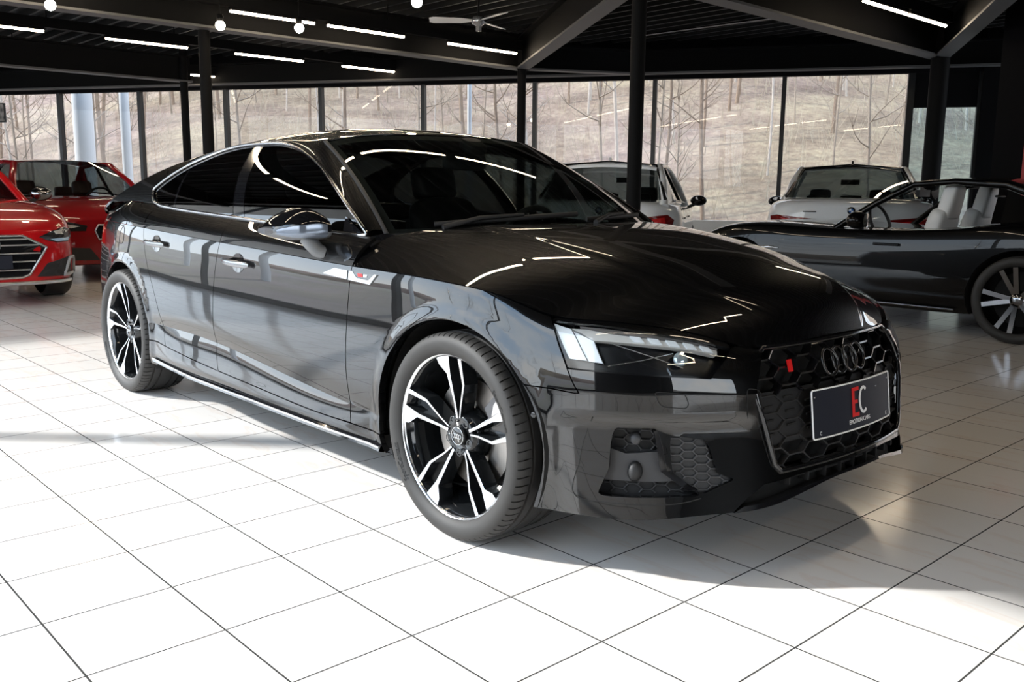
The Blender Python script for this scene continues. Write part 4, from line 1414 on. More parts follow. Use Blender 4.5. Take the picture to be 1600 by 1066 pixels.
    for t in np.linspace(0, 1, 13):
        w = 0.862 + 0.170 * t
        cx = -0.868 - 0.055 * t ** 1.6
        zt_, zb_, zm_ = float(ztop(t)[0]), float(zbot(t)[0]), float(zmid(t)[0])
        fx = (1 - 0.55 * max(0.0, (t - 0.55) / 0.45) ** 2.0)
        ring_ = []
        for k in range(K):
            a = 2 * PI * k / K
            ca, sa = math.cos(a), math.sin(a)
            ex = 0.125 * fx if ca > 0 else 0.065
            px_ = ex * np.sign(ca) * abs(ca) ** (0.85 if ca > 0 else 0.55)
            pz_ = (zt_ - zm_) * max(sa, 0) ** 0.8 if sa > 0 else -(zm_ - zb_) * max(-sa, 0) ** 0.8
            ring_.append((cx + px_, -w, zm_ + pz_))
        secs.append(ring_)
    secs = np.array(secs)
    zc = 0.968
    up_, lo_, band = MB(), MB(), MB()
    Gs = np.concatenate([secs, secs[:, :1]], 1)
    for i in range(12):
        for k in range(K):
            q = [Gs[i][k], Gs[i + 1][k], Gs[i + 1][k + 1], Gs[i][k + 1]]
            a = (k + 0.5) * 360 / K
            tgt = up_ if a < 180 else lo_
            tgt.add(q, [(0, 1, 2, 3)], True)
    for tgt in (up_, lo_):
        tgt.add([secs[0][k] for k in range(K)], [tuple(range(K))], False) if tgt is lo_ else None
        tgt.add([secs[-1][k] for k in range(K)], [tuple(range(K))[::-1]], False) if tgt is up_ else None
    def welded(mbx):
        idx, v2, remap = {}, [], []
        for p in mbx.v:
            key = tuple(round(c, 5) for c in p)
            if key not in idx:
                idx[key] = len(v2); v2.append(p)
            remap.append(idx[key])
        o = MB()
        o.v = v2
        for f, sm, mi in zip(mbx.f, mbx.sm, mbx.mi):
            f2 = tuple(remap[i] for i in f)
            if len(set(f2)) >= 3:
                o.f.append(f2); o.sm.append(sm); o.mi.append(mi)
        return o
    up_, lo_ = welded(up_), welded(lo_)
    mroot = P2('wing_mirror', M_GLOSS, CAR, up_)
    P2('mirror_underside', mat('mirror_grey', (0.16, 0.165, 0.17), 0.4), mroot, lo_)
    bnd = MB()
    rowa, rowb = [], []
    for t in np.linspace(0.10, 0.97, 18):
        w = 0.862 + 0.170 * t
        i = t * 12; i0 = min(int(i), 11); f = i - i0
        S_ = secs[i0] * (1 - f) + secs[i0 + 1] * f
        mid = S_.mean(0)
        r1, r2 = [], []
        for k in (-1, 0, 1, 2):
            pass
        pf = S_[0]
        d = 0.003
        rowa.append([tuple(S_[k] + (S_[k] - mid) / np.linalg.norm(S_[k] - mid) * d) for k in (1, 0, -1, -2)])
    tipr = [tuple(p) for p in []]
    bnd.grid(np.array(rowa), True, 0, True)
    P2('indicator_strip', mat('clear_indicator', (0.20, 0.23, 0.28), 0.15, 0.6), mroot, bnd)
    st = MB()
    st.tube([(-0.820, -0.925, 0.922), (-0.805, -0.912, 0.900), (-0.79, -0.895, 0.875), (-0.775, -0.872, 0.866)], [0.034, 0.036, 0.034, 0.03], 12, flat=(0.75, 1.25))
    P2('mirror_stem', mat('mirror_grey'), mroot, st)
    gl = MB()
    gl.add([(-0.940, -0.88, 0.93), (-0.973, -1.005, 0.938), (-0.973, -0.995, 0.975), (-0.940, -0.88, 1.005)], [(0, 1, 2, 3)])
    P2('mirror_glass', M_CHROME, mroot, gl)
    # corner triangle of the front door
    tri = MB().add([dlo3(p, 0.0015) for p in [(-0.60, 0.9375), (-0.74, 0.941), (-0.74, 1.000)]], [(0, 1, 2)])
    P2('mirror_triangle', M_GLOSS, fd, tri)

# fuel flap seam on the right rear quarter
q = soft(xz([(-2.98, 0.905), (-2.78, 0.895), (-2.80, 0.80), (-2.96, 0.81)]), 0.3, 5)
MB().tube([Vector(SIDE.P([p])[0]) + Vector(SIDE.N([p])[0]) * 0.0004 for p in q], 0.0014, 4, closed=True).build('fuel_flap_seam', M_CHARC, [o for o in CAR.children if o.name.startswith('quarter_panel')][0])
# ---------------------------------------------------------------- the black five-door: lamps, grille, plate
def off(d, du=0.02, dv=0.03):
    return Surf(lambda uv: side_f(uv) - SIDE.N(uv) * d, du, dv, -1.0)
def uvs(l):
    return [np.array(p) for p in l]
M_DRL = mat('lamp_white_diffuser', (0.80, 0.84, 0.88), 0.25, 0, 0.5)
M_REFL = mat('lamp_reflector', (0.55, 0.54, 0.52), 0.4, 0.1)
M_LBACK = mat('lamp_black_bezel', (0.010, 0.010, 0.011), 0.25)
HEX_W, HEX_H = 0.125, 0.050

def hex_edges(w, h, x0, x1, y0, y1):
    """unique edges of a flat-topped honeycomb over a rectangle"""
    E = {}
    pitch = 0.75 * w
    i0, i1 = int(math.floor(x0 / pitch)) - 1, int(math.ceil(x1 / pitch)) + 1
    j0, j1 = int(math.floor(y0 / h)) - 1, int(math.ceil(y1 / h)) + 1
    for i in range(i0, i1 + 1):
        for j in range(j0, j1 + 1):
            cx, cy = i * pitch, j * h + (h / 2 if i % 2 else 0)
            P_ = [(cx + w / 2, cy), (cx + w / 4, cy + h / 2), (cx - w / 4, cy + h / 2), (cx - w / 2, cy), (cx - w / 4, cy - h / 2), (cx + w / 4, cy - h / 2)]
            for k in range(6):
                a, b = P_[k], P_[(k + 1) % 6]
                key = tuple(sorted([(round(a[0], 4), round(a[1], 4)), (round(b[0], 4), round(b[1], 4))]))
                E[key] = (a, b)
    return list(E.values())
def clip_seg(a, b, poly, n=24):
    """the stretches of segment ab inside a polygon"""
    T = np.linspace(0, 1, n + 1)
    Q = np.array(a)[None] * (1 - T)[:, None] + np.array(b)[None] * T[:, None]
    ins = inside(poly, Q)
    out = []; st = None
    for i in range(n + 1):
        if ins[i] and st is None: st = i
        if st is not None and (not ins[i] or i == n):
            e = i if ins[i] else i - 1
            if e > st: out.append((Q[st], Q[e]))
            st = None
    return out

for side, mir in (('right', False), ('left', True)):
    def P2(name, material, parent, mbx, **k):
        return (mbx.flipped() if mir else mbx).build(name, material, parent, **k)
    hl = panel('headlamp', M_LENS, CAR, [trim(off(0.001), HL_UV, gap=0.003, rim=0.004)], mir)
    brow = T_path(0.350, 0.706, 24, 0.002) + [HLU_T[-1]] + HLU_Tc[::-1]
    panel('lamp_brow', M_PAINT, CAR, [trim(SIDE, brow, gap=0.0, rim=0.012)], mir)
    panel('lamp_housing', M_LBACK, hl, [trim(off(0.055), HL_UV, gap=-0.012, rim=-0.052)], mir)
    panel('running_light', M_DRL, hl, [trim(off(0.014), uvs([[4.930, 0.035], [4.989, 0.07], [5.039, 0.39], [4.985, 0.385]]), rim=0.02), trim(off(0.020), uvs([[4.994, 0.08], [5.060, 0.18], [5.086, 0.405], [5.043, 0.395]]), rim=0.02)], mir)
    panel('upper_reflector', M_REFL, hl, [trim(off(0.016), uvs([[4.991, 0.06], [5.040, 0.055], [5.107, 0.085], [5.183, 0.095], [5.44, 0.085], [5.436, 0.150], [5.183, 0.168], [5.059, 0.178], [5.022, 0.10]]), rim=0.025)], mir)
    pr = []
    for k in range(5):                                    # raised light-guide facets along the upper strip
        u = 5.17 + 0.052 * k
        pr.append(trim(off(0.009), uvs([[u, 0.100 - 0.002 * k], [u + 0.030, 0.100 - 0.002 * k], [u + 0.042, 0.158 - 0.002 * k], [u + 0.012, 0.160 - 0.002 * k]]), rim=0.01))
    panel('light_guide', M_DRL, hl, pr, mir)
    panel('upper_bezel', mat('lamp_grey_bezel', (0.20, 0.19, 0.185), 0.35, 0.5), hl, [trim(off(0.010), uvs([[5.02, 0.040], [5.188, 0.058], [5.338, 0.062], [5.44, 0.075], [5.397, 0.080], [5.185, 0.088], [5.107, 0.078]]), rim=0.012)], mir)
    c = Vector(off(0.028).P([[5.321, 0.265]])[0]); n_ = Vector(SIDE.N([[5.321, 0.265]])[0])
    m = MB(); m.ball((0, 0, 0), (0.021, 0.021, 0.012), 18, 10)
    rot = n_.to_track_quat('Z', 'Y').to_matrix().to_4x4()
    m.v = [tuple(c + (rot @ Vector(p))) for p in m.v]
    P2('projector_lens', mat('projector_glass', (0.45, 0.52, 0.55), 0.05, 0.6), hl, m)
    m = MB().tube([Vector(off(0.022).P([[u, v]])[0]) for u, v in ([5.117, 0.190], [5.224, 0.272], [5.326, 0.372])], 0.0013, 6)
    m.tube([Vector(off(0.03).P([[u, v]])[0]) for u, v in ([5.098, 0.43], [5.207, 0.32], [5.30, 0.21])], 0.0011, 6)
    P2('chrome_line', M_CHROME, hl, m)
    # outer air intake
    root = panel('air_intake', M_MATTE, FB, [trim(off(0.062), INA_UV, gap=-0.012, rim=-0.04)], mir)
    lowp = uvs([[5.096, 0.955], [5.154, 0.968], [5.252, 0.960], [5.302, 1.235], [5.23, 1.262], [5.082, 1.262]])
    panel('air_intake_shroud', M_GREYP, FB, [trim(off(0.030), lowp, rim=0.03)], mir)
    panel('air_intake_blade', M_GLOSS, FB, [trim(off(0.004), uvs([[5.240, 0.905], [5.272, 0.895], [5.362, 1.40], [5.335, 1.40], [5.305, 1.25]]), rim=0.03)], mir)
    panel('honeycomb_insert', M_MATTE, FB, [trim(off(0.016), INB_UV, gap=-0.006, rim=0.0)], mir)
    hexm, hexm2 = MB(), MB()
    for (tgt, poly, dep, w, h, uq, vq) in ((hexm, INB_S, 0.013, 0.052, 0.024, 1, 1), (hexm2, INA_S, 0.058, 0.06, 0.028, 1, 1)):
        pl = np.array(poly)
        b0, b1 = pl.min(0), pl.max(0)
        vv = np.linspace(b0[1] - 0.1, b1[1] + 0.1, 60)
        zz = SIDE.P(np.stack([np.full(60, (b0[0] + b1[0]) / 2), vv], 1))[:, 2]
        zv = lambda z: float(np.interp(-z, -zz, vv))
        plz = np.array([(p[0], float(np.interp(p[1], vv, zz))) for p in pl])
        z0_, z1_ = plz[:, 1].min(), plz[:, 1].max()
        for a, b in hex_edges(w, h, b0[0], b1[0], z0_, z1_):
            for (p, q) in clip_seg(a, b, plz, 10):
                p = (p[0], zv(p[1])); q = (q[0], zv(q[1]))
                A, B_ = off(dep).P([p, q])
                tgt.tube([A, B_], 0.0030, 5, caps=False)
    P2('honeycomb_bars', M_GREYP, FB, hexm)
    P2('honeycomb_bars', M_GREYP, FB, hexm2)
    def disc_on(uvp, d, r, h, mt, name, par, prof=None):
        c = Vector(off(d).P([uvp])[0]); n_ = Vector(SIDE.N([uvp])[0])
        rot = Matrix.Translation(c) @ n_.to_track_quat('Z', 'Y').to_matrix().to_4x4()
        m = MB().lathe(prof or [(0.0, h), (r * 0.8, h), (r, h * 0.6), (r, -0.02)], 24, rot)
        return P2(name, mt, par, m)
    disc_on([5.185, 0.932], 0.05, 0.016, 0.028, M_GREYP, 'distance_sensor', FB)
    m = MB(); c = Vector(off(0.028).P([[5.183, 1.06]])[0]); m.ball(c, (0.020, 0.024, 0.030), 16, 10)
    P2('shroud_knob', M_MATTE, FB, m)
    disc_on([4.886, 0.882], 0.0, 0.009, 0.002, M_GLOSS, 'parking_sensor', FB)
    q = curve([[5.061, 0.872], [5.027, 0.957], [5.008, 1.148], [5.003, 1.564], [5.035, 1.654], [5.124, 1.665], [5.231, 1.685], [5.304, 1.675], [5.37, 1.584]], 40)
    P2('intake_seam', M_CHARC, FB, MB().tube([Vector(off(-0.0003).P([p])[0]) for p in q], 0.0016, 4))
    # thin shut lines of the washer cover and towing cover
    for poly in ([[5.234, 0.655], [5.321, 0.665], [5.338, 0.825], [5.251, 0.812]], [[5.510, 0.56], [5.556, 0.575], [5.570, 0.90], [5.515, 0.905]]):
        q = soft(uvs(poly), 0.25, 4)
        P2('cover_seam', M_CHARC, FB, MB().tube([Vector(off(-0.0004).P([p])[0]) for p in q], 0.0013, 4, closed=True))

# grille: x of its face over (half width, z)
def gx(w, z):
    x0 = np.interp(z, [0.28, 0.31, 0.40, 0.50, 0.60, 0.655, 0.67], [0.876, 0.872, 0.857, 0.838, 0.812, 0.786, 0.780])
    k = np.interp(z, [0.31, 0.5, 0.655], [0.26, 0.2, 0.24])
    return x0 - k * w * w - 0.012
OCT = GR_R + [(-w, z) for (w, z) in GR_R[::-1]]
OCTP = np.array(OCT)
GRL = Surf(lambda uv: np.stack([gx(uv[:, 0], uv[:, 1]) - 0.06, uv[:, 0], uv[:, 1]], 1), 0.05, 0.03, 1.0)
GR = panel('grille', M_CHARC, CAR, [trim(GRL, [np.array(p) for p in OCT], gap=-0.01, rim=-0.03)])
m_up, m_lo = MB(), MB()
for a, b in hex_edges(HEX_W, HEX_H, -0.45, 0.45, 0.30, 0.68):
    for (p, q) in clip_seg(a, b, OCTP, 16):
        zm = (p[1] + q[1]) / 2
        A = (gx(p[0], p[1]) - 0.008, p[0], p[1]); B_ = (gx(q[0], q[1]) - 0.008, q[0], q[1])
        if zm > 0.536: m_up.bar(A, B_, 0.0055, 0.026, (1, 0, 0))
        elif zm < 0.385: m_lo.bar(A, B_, 0.005, 0.022, (1, 0, 0))
        else: m_lo.bar(A, B_, 0.004, 0.012, (1, 0, 0))
m_up.build('honeycomb_grille', M_GLOSS, GR)
m_lo.build('honeycomb_grille', M_MATTE, GR)
midp = [(-0.428, 0.535), (-0.40, 0.385), (0.40, 0.385), (0.428, 0.535)]
GRM = Surf(lambda uv: np.stack([gx(uv[:, 0], uv[:, 1]) - 0.009, uv[:, 0], uv[:, 1]], 1), 0.05, 0.04, 1.0)
panel('grille_panel', M_MATTE, GR, [trim(GRM, [np.array(p) for p in midp], rim=0.01)])
m = MB()
for i in range(-4, 5):
    for z in (0.415, 0.455, 0.495):
        w = i * 0.094; zz = z + (0.02 if i % 2 else 0)
        m.box((gx(w, zz) - 0.006, w, zz), (0.004, 0.045, 0.006))
m.build('grille_slits', M_CHARC, GR)
ringp = [Vector((gx(w, z) + 0.012, w, z)) for (w, z) in dense(OCT, 0.05)]
m = MB().tube(ringp, 0.008, 8, closed=True)
m.build('grille_frame', M_GLOSS, GR)
m = MB().grid(np.array([[(gx(w, 0.66) + 0.010, w, 0.650), (gx(w, 0.66) + 0.018, w, 0.662), (gx(w, 0.66) + 0.002, w, 0.672)] for w in np.linspace(-0.37, 0.37, 20)]), False, 0, True)
m.build('grille_top_strip', M_GLOSS, GR)
# four interlocking rings and the red grille badge
m = MB()
for k in (-1.5, -0.5, 0.5, 1.5):
    w0, z0, r = k * 0.0585, 0.597, 0.0395
    m.tube([Vector((gx(w0 + r * math.cos(a), z0 + r * math.sin(a)) + 0.020 + 0.0015 * (1 if k in (-1.5, 0.5) else -1), w0 + r * math.cos(a), z0 + r * math.sin(a))) for a in np.linspace(0, 2 * PI, 41)[:-1]], 0.0052, 10, closed=True)
m.build('ring_emblem', M_GLOSS, GR)
def face(w, z, d=0.0, up=(0, 0, 1)):
    """frame on the grille face: local x to the car's left, local y up, z out"""
    e = 0.02
    t = Vector((gx(w + e, z) - gx(w - e, z), 2 * e, 0)).normalized()
    u = Vector((gx(w, z + e) - gx(w, z - e), 0, 2 * e)).normalized()
    n = t.cross(u).normalized()
    M = Matrix((t, u, n)).transposed().to_4x4()
    M.translation = Vector((gx(w, z), w, z)) + n * d
    return M
Mb = face(-0.262, 0.600, 0.008)
MB().prism([(-0.020, -0.018), (-0.004, -0.018), (0.0, 0.018), (-0.016, 0.018)], 0, 0.006, Mb).build('grille_badge', M_RED, GR)
MB().prism([(0.002, -0.016), (0.024, -0.016), (0.024, 0.016), (0.004, 0.016)], 0, 0.004, Mb).build('grille_badge_field', M_GLOSS, GR)

# dealer plate, slightly bowed, standing off the grille
PL = thing('number_plate', None, None); PL.parent = CAR
def plate_x(w, z):
    return 0.868 - 0.30 * w * w - 0.12 * (z - 0.46) + 0.006
rows = []
H_, W_ = 0.072, 0.240
def plate_poly(hw, hh, r, n=5):
    out = []
    for (sx, sy, a0) in ((1, 1, 0), (-1, 1, PI / 2), (-1, -1, PI), (1, -1, 1.5 * PI)):
        for i in range(n + 1):
            a = a0 + PI / 2 * i / n
            out.append(np.array([sx * (hw - r) + r * math.cos(a), 0.460 + sy * (hh - r) + r * math.sin(a)]))
    return out
def PSURF(d):
    return Surf(lambda uv: np.stack([plate_x(uv[:, 0], uv[:, 1]) + d, uv[:, 0], uv[:, 1]], 1), 0.03, 0.05, 1.0)
panel('plate_board', mat('plate_navy', (0.013, 0.015, 0.024), 0.5, 0, 0, 0.3), PL, [trim(PSURF(0.0), plate_poly(W_, H_, 0.008), rim=0.006)])
ro = plate_poly(W_, H_, 0.008)
MB().tube([Vector((plate_x(p[0], p[1]) + 0.0005, p[0], p[1])) for p in dense(ro, 0.03)], 0.0026, 6, closed=True).build('plate_rim', M_WHITE, PL)
def pface(w, z, d=0.001):
    e = 0.02
    t = Vector((plate_x(w + e, z) - plate_x(w - e, z), 2 * e, 0)).normalized()
    u = Vector((plate_x(w, z + e) - plate_x(w, z - e), 0, 2 * e)).normalized()
    n = t.cross(u).normalized()
    M = Matrix((t, u, n)).transposed().to_4x4()
    M.translation = Vector((plate_x(w, z), w, z)) + n * d
    return M
# red E and white C, tall narrow letters
Me = pface(-0.012, 0.472, 0.001)
ep = [(-0.024, -0.046), (0.018, -0.046), (0.018, -0.035), (-0.009, -0.035), (-0.009, -0.006), (0.010, -0.006), (0.010, 0.005), (-0.009, 0.005), (-0.009, 0.033), (0.018, 0.033), (0.018, 0.044), (-0.024, 0.044)]
MB().prism(ep[:4] + ep[4:8] + ep[8:], 0, 0.0008, Me).build('plate_letter', M_RED, PL)
cm = MB()
cpts = []
for a in np.linspace(math.radians(50), math.radians(310), 30):
    cpts.append((0.031 * math.cos(a), 0.043 * math.sin(a)))
inn = [(0.60 * x + 0.002 * 0, 0.78 * y) for x, y in cpts]
Mc = pface(0.034, 0.472, 0.0022)
vs = [Mc @ Vector((x, y, 0)) for x, y in cpts] + [Mc @ Vector((x, y, 0)) for x, y in inn]
k = len(cpts)
cm.add(vs, [(i, i + 1, k + i + 1, k + i) for i in range(k - 1)])
cm.build('plate_letter', M_WHITE, PL)
text_mesh('EMOTION CARS', 0.019, M_WHITE, pface(0.008, 0.412, 0.001) , 'plate_lettering', PL, 0.0003, 0.95)
for w, z in ((-0.205, 0.402), (0.205, 0.402)):
    text_mesh('C', 0.016, M_WHITE, pface(w, z, 0.001), 'plate_mark', PL, 0.0003, 0.8)
for w, z in ((-0.226, 0.512), (0.226, 0.512), (0.13, 0.50)):
    MB().lathe([(0, 0.002), (0.003, 0.0015), (0.004, 0)], 10, pface(w, z, 0.0)).build('plate_screw', M_DCHROME, PL)

# lower lip and slats under the grille
lip = [np.array([u, 1.86]) for u in np.linspace(5.49, 6.0, 14)] + [np.array([u, 1.995]) for u in np.linspace(6.0, 5.46, 14)]
panel('splitter', M_GLOSS, CAR, both([trim(off(-0.004), lip, rim=0.06)]))
bk = [np.array([u, 1.33]) for u in np.linspace(5.44, 6.0, 12)] + [np.array([u, 1.99]) for u in np.linspace(6.0, 5.42, 12)]
panel('lower_intake', M_CHARC, CAR, both([trim(off(0.045), bk, rim=-0.040)]))
m = MB()
for w in np.linspace(-0.32, 0.32, 9):
    m.box((0.862 - 0.33 * w * w, w, 0.285), (0.03, 0.006, 0.04))
m.tube([(0.862 - 0.33 * w * w, w, 0.285) for w in np.linspace(-0.33, 0.33, 20)], 0.005, 6)
m.build('lower_grille', M_MATTE, CAR)
# ---------------------------------------------------------------- the black five-door: wheels
M_BLKAL = mat('wheel_gloss_black', (0.010, 0.011, 0.012), 0.10, 0.2, 0.5)
M_DCUT = mat('diamond_cut_alloy', (0.74, 0.75, 0.77), 0.20, 1.0)
M_DISC = mat('brake_disc_steel', (0.42, 0.39, 0.36), 0.38, 1.0)
M_CALIP = mat('caliper_grey', (0.06, 0.06, 0.065), 0.4)

def pol(r, a):
    """clock angle a in degrees from the top, clockwise"""
    a = math.radians(a)
    return (r * math.sin(a), r * math.cos(a))
def wheel_z(r):
    return 0.078 + 0.030 * (r / 0.26) ** 1.5
def spoke_solid(face, depth, grow):
    """tapered spoke: face polygon in (r, angle) and a wider foot below it"""
    m = MB()
    n = len(face)
    P_ = [pol(r, a) for r, a in face]
    c = np.mean(P_, axis=0)
    top = [Vector((x, y, wheel_z(math.hypot(x, y)))) for x, y in P_]
    pl = np.array(P_)
    ctr = sum(pl[i][0] * pl[(i + 1) % n][1] - pl[(i + 1) % n][0] * pl[i][1] for i in range(n))
    s = 1 if ctr > 0 else -1
    foot = []
    for i in range(n):
        a, b, d = pl[i - 1], pl[i], pl[(i + 1) % n]
        t1 = (b - a) / max(np.linalg.norm(b - a), 1e-9); t2 = (d - b) / max(np.linalg.norm(d - b), 1e-9)
        nn = np.array([t1[1] + t2[1], -t1[0] - t2[0]]) * s
        nn = nn / max(np.linalg.norm(nn), 0.6)
        q = b + nn * grow
        foot.append(Vector((q[0], q[1], wheel_z(math.hypot(*q)) - depth)))
    fs = [(i, (i + 1) % n, n + (i + 1) % n, n + i) for i in range(n)]
    if s > 0:
        fs = [f[::-1] for f in fs]
    m.add(top + foot, fs)
    cap = MB().add([t + Vector((0, 0, 0.0006)) for t in top], [tuple(range(n)) if s > 0 else tuple(range(n))[::-1]])
    return m, cap
WIDE = [(0.262, -18.5), (0.264, -11), (0.262, -4.2), (0.195, -6.6), (0.10, -5.0), (0.055, -3.0), (0.056, -13.0), (0.10, -10.4), (0.200, -11.0), (0.234, -17.8)]
THIN = [(0.262, 5.6), (0.262, 9.2), (0.177, 14.2), (0.10, 9.8), (0.057, 6.5), (0.058, 2.0), (0.10, 6.3), (0.172, 11.4)]

def make_tyre():
    m = MB()
    NS, G = 76, []
    prof = [(0.258, 0.098), (0.262, 0.112), (0.268, 0.119), (0.282, 0.1285), (0.298, 0.1318), (0.312, 0.1295), (0.3205, 0.1235), (0.3265, 0.1165), (0.3305, 0.106), (0.3322, 0.092)]
    groove = [(0.3325, 0.078), (0.3250, 0.0765), (0.3250, 0.0685), (0.3328, 0.067), (0.3333, 0.040), (0.3255, 0.0385), (0.3255, 0.0285), (0.3334, 0.027), (0.3335, 0.0)]
    half = prof + groove
    full = half + [(r, -z) for r, z in half[-2::-1]]
    angs = []
    for k in range(NS):
        a = 2 * PI * k / NS
        st = 2 * PI / NS
        angs += [(a, 0), (a + st * 0.82, 0), (a + st * 0.84, 1), (a + st * 0.98, 1)]
    rows = []
    for a, g in angs:
        row = []
        for r, z in full:
            sh = abs(z)
            aa = a + (0.05 * max(0.0, (0.12 - sh)) / 0.12 if sh > 0.07 else 0.0)
            rr = r
            if g and r > 0.322 and sh > 0.079 and sh < 0.1245:
                rr = r - 0.0065
            row.append((rr * math.cos(aa), rr * math.sin(aa), z))
        rows.append(row)
    rows.append(rows[0])
    m.grid(np.array(rows), True, 0, False)
    return m

def bent_text(body, size, r, a_mid, z, mt, name, parent):
    o = text_mesh(body, size, mt, Matrix.Identity(4), name, parent, 0.0007)
    for v in o.data.vertices:
        a = math.radians(a_mid) + v.co.x / r
        rr = r + v.co.y
        zz = float(np.interp(rr, [0.262, 0.268, 0.282, 0.298, 0.312, 0.3205], [0.112, 0.119, 0.1285, 0.1318, 0.1295, 0.1235])) + 0.0013 + max(v.co.z, 0.0)
        v.co = Vector((rr * math.sin(a), rr * math.cos(a), zz))
    return o

def make_wheel(parent, steer=0.0):
    w = bpy.data.objects.new('wheel', None)
    COL.objects.link(w); w.parent = parent
    t = make_tyre().build('tyre', M_RUBBER, w)
    for p in t.data.polygons: p.use_smooth = True
    e = t.modifiers.new('sharp', 'EDGE_SPLIT'); e.split_angle = math.radians(38)
    m = MB().lathe([(0.205, -0.10), (0.235, -0.02), (0.243, 0.06), (0.252, 0.096), (0.262, 0.104)], 80)
    m.lathe([(0.262, -0.115), (0.24, -0.10), (0.205, -0.10)], 80)
    m.build('rim_barrel', M_BLKAL, w)
    MB().lathe([(0.2545, 0.101), (0.2555, 0.1085), (0.264, 0.1135), (0.2695, 0.117), (0.271, 0.112)], 96).build('rim_lip', M_DCUT, w)
    sp_, caps, pock = MB(), MB(), MB()
    for k in range(5):
        a0 = 72 * k
        for F_, dep, gr in ((WIDE, 0.050, 0.007), (THIN, 0.050, 0.006)):
            s_, c_ = spoke_solid([(r, a + a0) for r, a in F_], dep, gr)
            sp_.add(s_.v, s_.f); caps.add(c_.v, c_.f)
        P_ = [pol(r, a + a0) for r, a in [(0.06, -2), (0.10, -4), (0.195, -6), (0.255, -4), (0.255, 6), (0.172, 11), (0.10, 6), (0.06, 3)]]
        pock.add([Vector((x, y, wheel_z(math.hypot(x, y)) - 0.040)) for x, y in P_], [tuple(range(8))[::-1]])
    sp_.add(pock.v, pock.f)
    hub = MB().lathe([(0.0, 0.070), (0.046, 0.072), (0.060, 0.080), (0.066, 0.076), (0.078, 0.045), (0.085, 0.02)], 40)
    sp_.add(hub.v, hub.f, True)
    sp_.build('spokes', M_BLKAL, w)
    caps.build('spoke_faces', M_DCUT, w)
    nuts = MB()
    for k in range(5):
        x, y = pol(0.054, 72 * k + 36)
        nuts.lathe([(0.0, 0.078), (0.008, 0.078), (0.010, 0.074), (0.010, 0.06)], 6, Matrix.Translation((x, y, 0)), False)
        nuts.lathe([(0.0105, 0.0815), (0.0125, 0.0825), (0.0145, 0.081)], 16, Matrix.Translation((x, y, 0)))
    nuts.build('wheel_bolts', M_BLKAL, w)
    cap = MB().lathe([(0.0, 0.090), (0.026, 0.0895), (0.030, 0.086), (0.031, 0.075)], 32)
    hc = cap.build('hub_cap', M_GLOSS, w)
    lg = MB()
    for q in (-1.5, -0.5, 0.5, 1.5):
        lg.tube([(q * 0.0095 + 0.0066 * math.cos(a), 0.0066 * math.sin(a), 0.0905) for a in np.linspace(0, 2 * PI, 21)[:-1]], 0.0010, 6, closed=True)
    lg.tube([(0.0285 * math.cos(a), 0.0285 * math.sin(a), 0.0885) for a in np.linspace(0, 2 * PI, 41)[:-1]], 0.0009, 6, closed=True)
    lg.build('cap_emblem', M_CHROME, w)
    disc = MB().lathe([(0.075, 0.012), (0.105, 0.014), (0.105, 0.020), (0.176, 0.020), (0.176, -0.01), (0.10, -0.01)], 64, None, False)
    for q in range(60):
        pass
    disc.build('brake_disc', M_DISC, w)
    cal = MB()
    P_ = [(r * math.sin(math.radians(a)), r * math.cos(math.radians(a))) for r, a in [(0.195, 40), (0.198, 60), (0.195, 80), (0.12, 84), (0.115, 60), (0.12, 36)]]
    cal.prism(P_, -0.03, 0.042)
    cal.build('brake_caliper', M_CALIP, w, bevel=0.006)
    P_ = [(r * math.sin(math.radians(a)), r * math.cos(math.radians(a))) for r, a in [(0.172, 52), (0.174, 62), (0.172, 70), (0.150, 71), (0.148, 52)]]
    MB().prism(P_, 0.042, 0.044).build('caliper_mark', M_WHITE, w)
    MB().lathe([(0.0, -0.06), (0.2, -0.06), (0.24, -0.09)], 40).build('dust_shield', M_CHARC, w)
    bent_text('SportContact', 0.024, 0.286, 62, 0.1305, mat('sidewall_letters', (0.006, 0.006, 0.006), 0.4), 'sidewall_lettering', w)
    bent_text('SportContact', 0.024, 0.286, 242, 0.1305, mat('sidewall_letters'), 'sidewall_lettering', w)
    return w
def wheel_matrix(x, y, rad, right=True, steer=0.0, spin=0.0):
    if right:
        R_ = Matrix(((1, 0, 0), (0, 0, -1), (0, 1, 0))).to_4x4()
    else:
        R_ = Matrix(((-1, 0, 0), (0, 0, 1), (0, 1, 0))).to_4x4()
    return Matrix.Translation((x, y, rad)) @ Matrix.Rotation(steer, 4, 'Z') @ R_ @ Matrix.Rotation(spin, 4, 'Z')
W0 = make_wheel(CAR)
W0.matrix_local = wheel_matrix(0, -0.789, 0.333, True)
for (x, y, right, spin) in ((-2.825, -0.783, True, math.radians(4)), (0, 0.789, False, 0.4), (-2.825, 0.783, False, 0.9)):
    c = copy_tree(W0, CAR)
    c.matrix_local = wheel_matrix(x, y, 0.333, right, 0, spin)
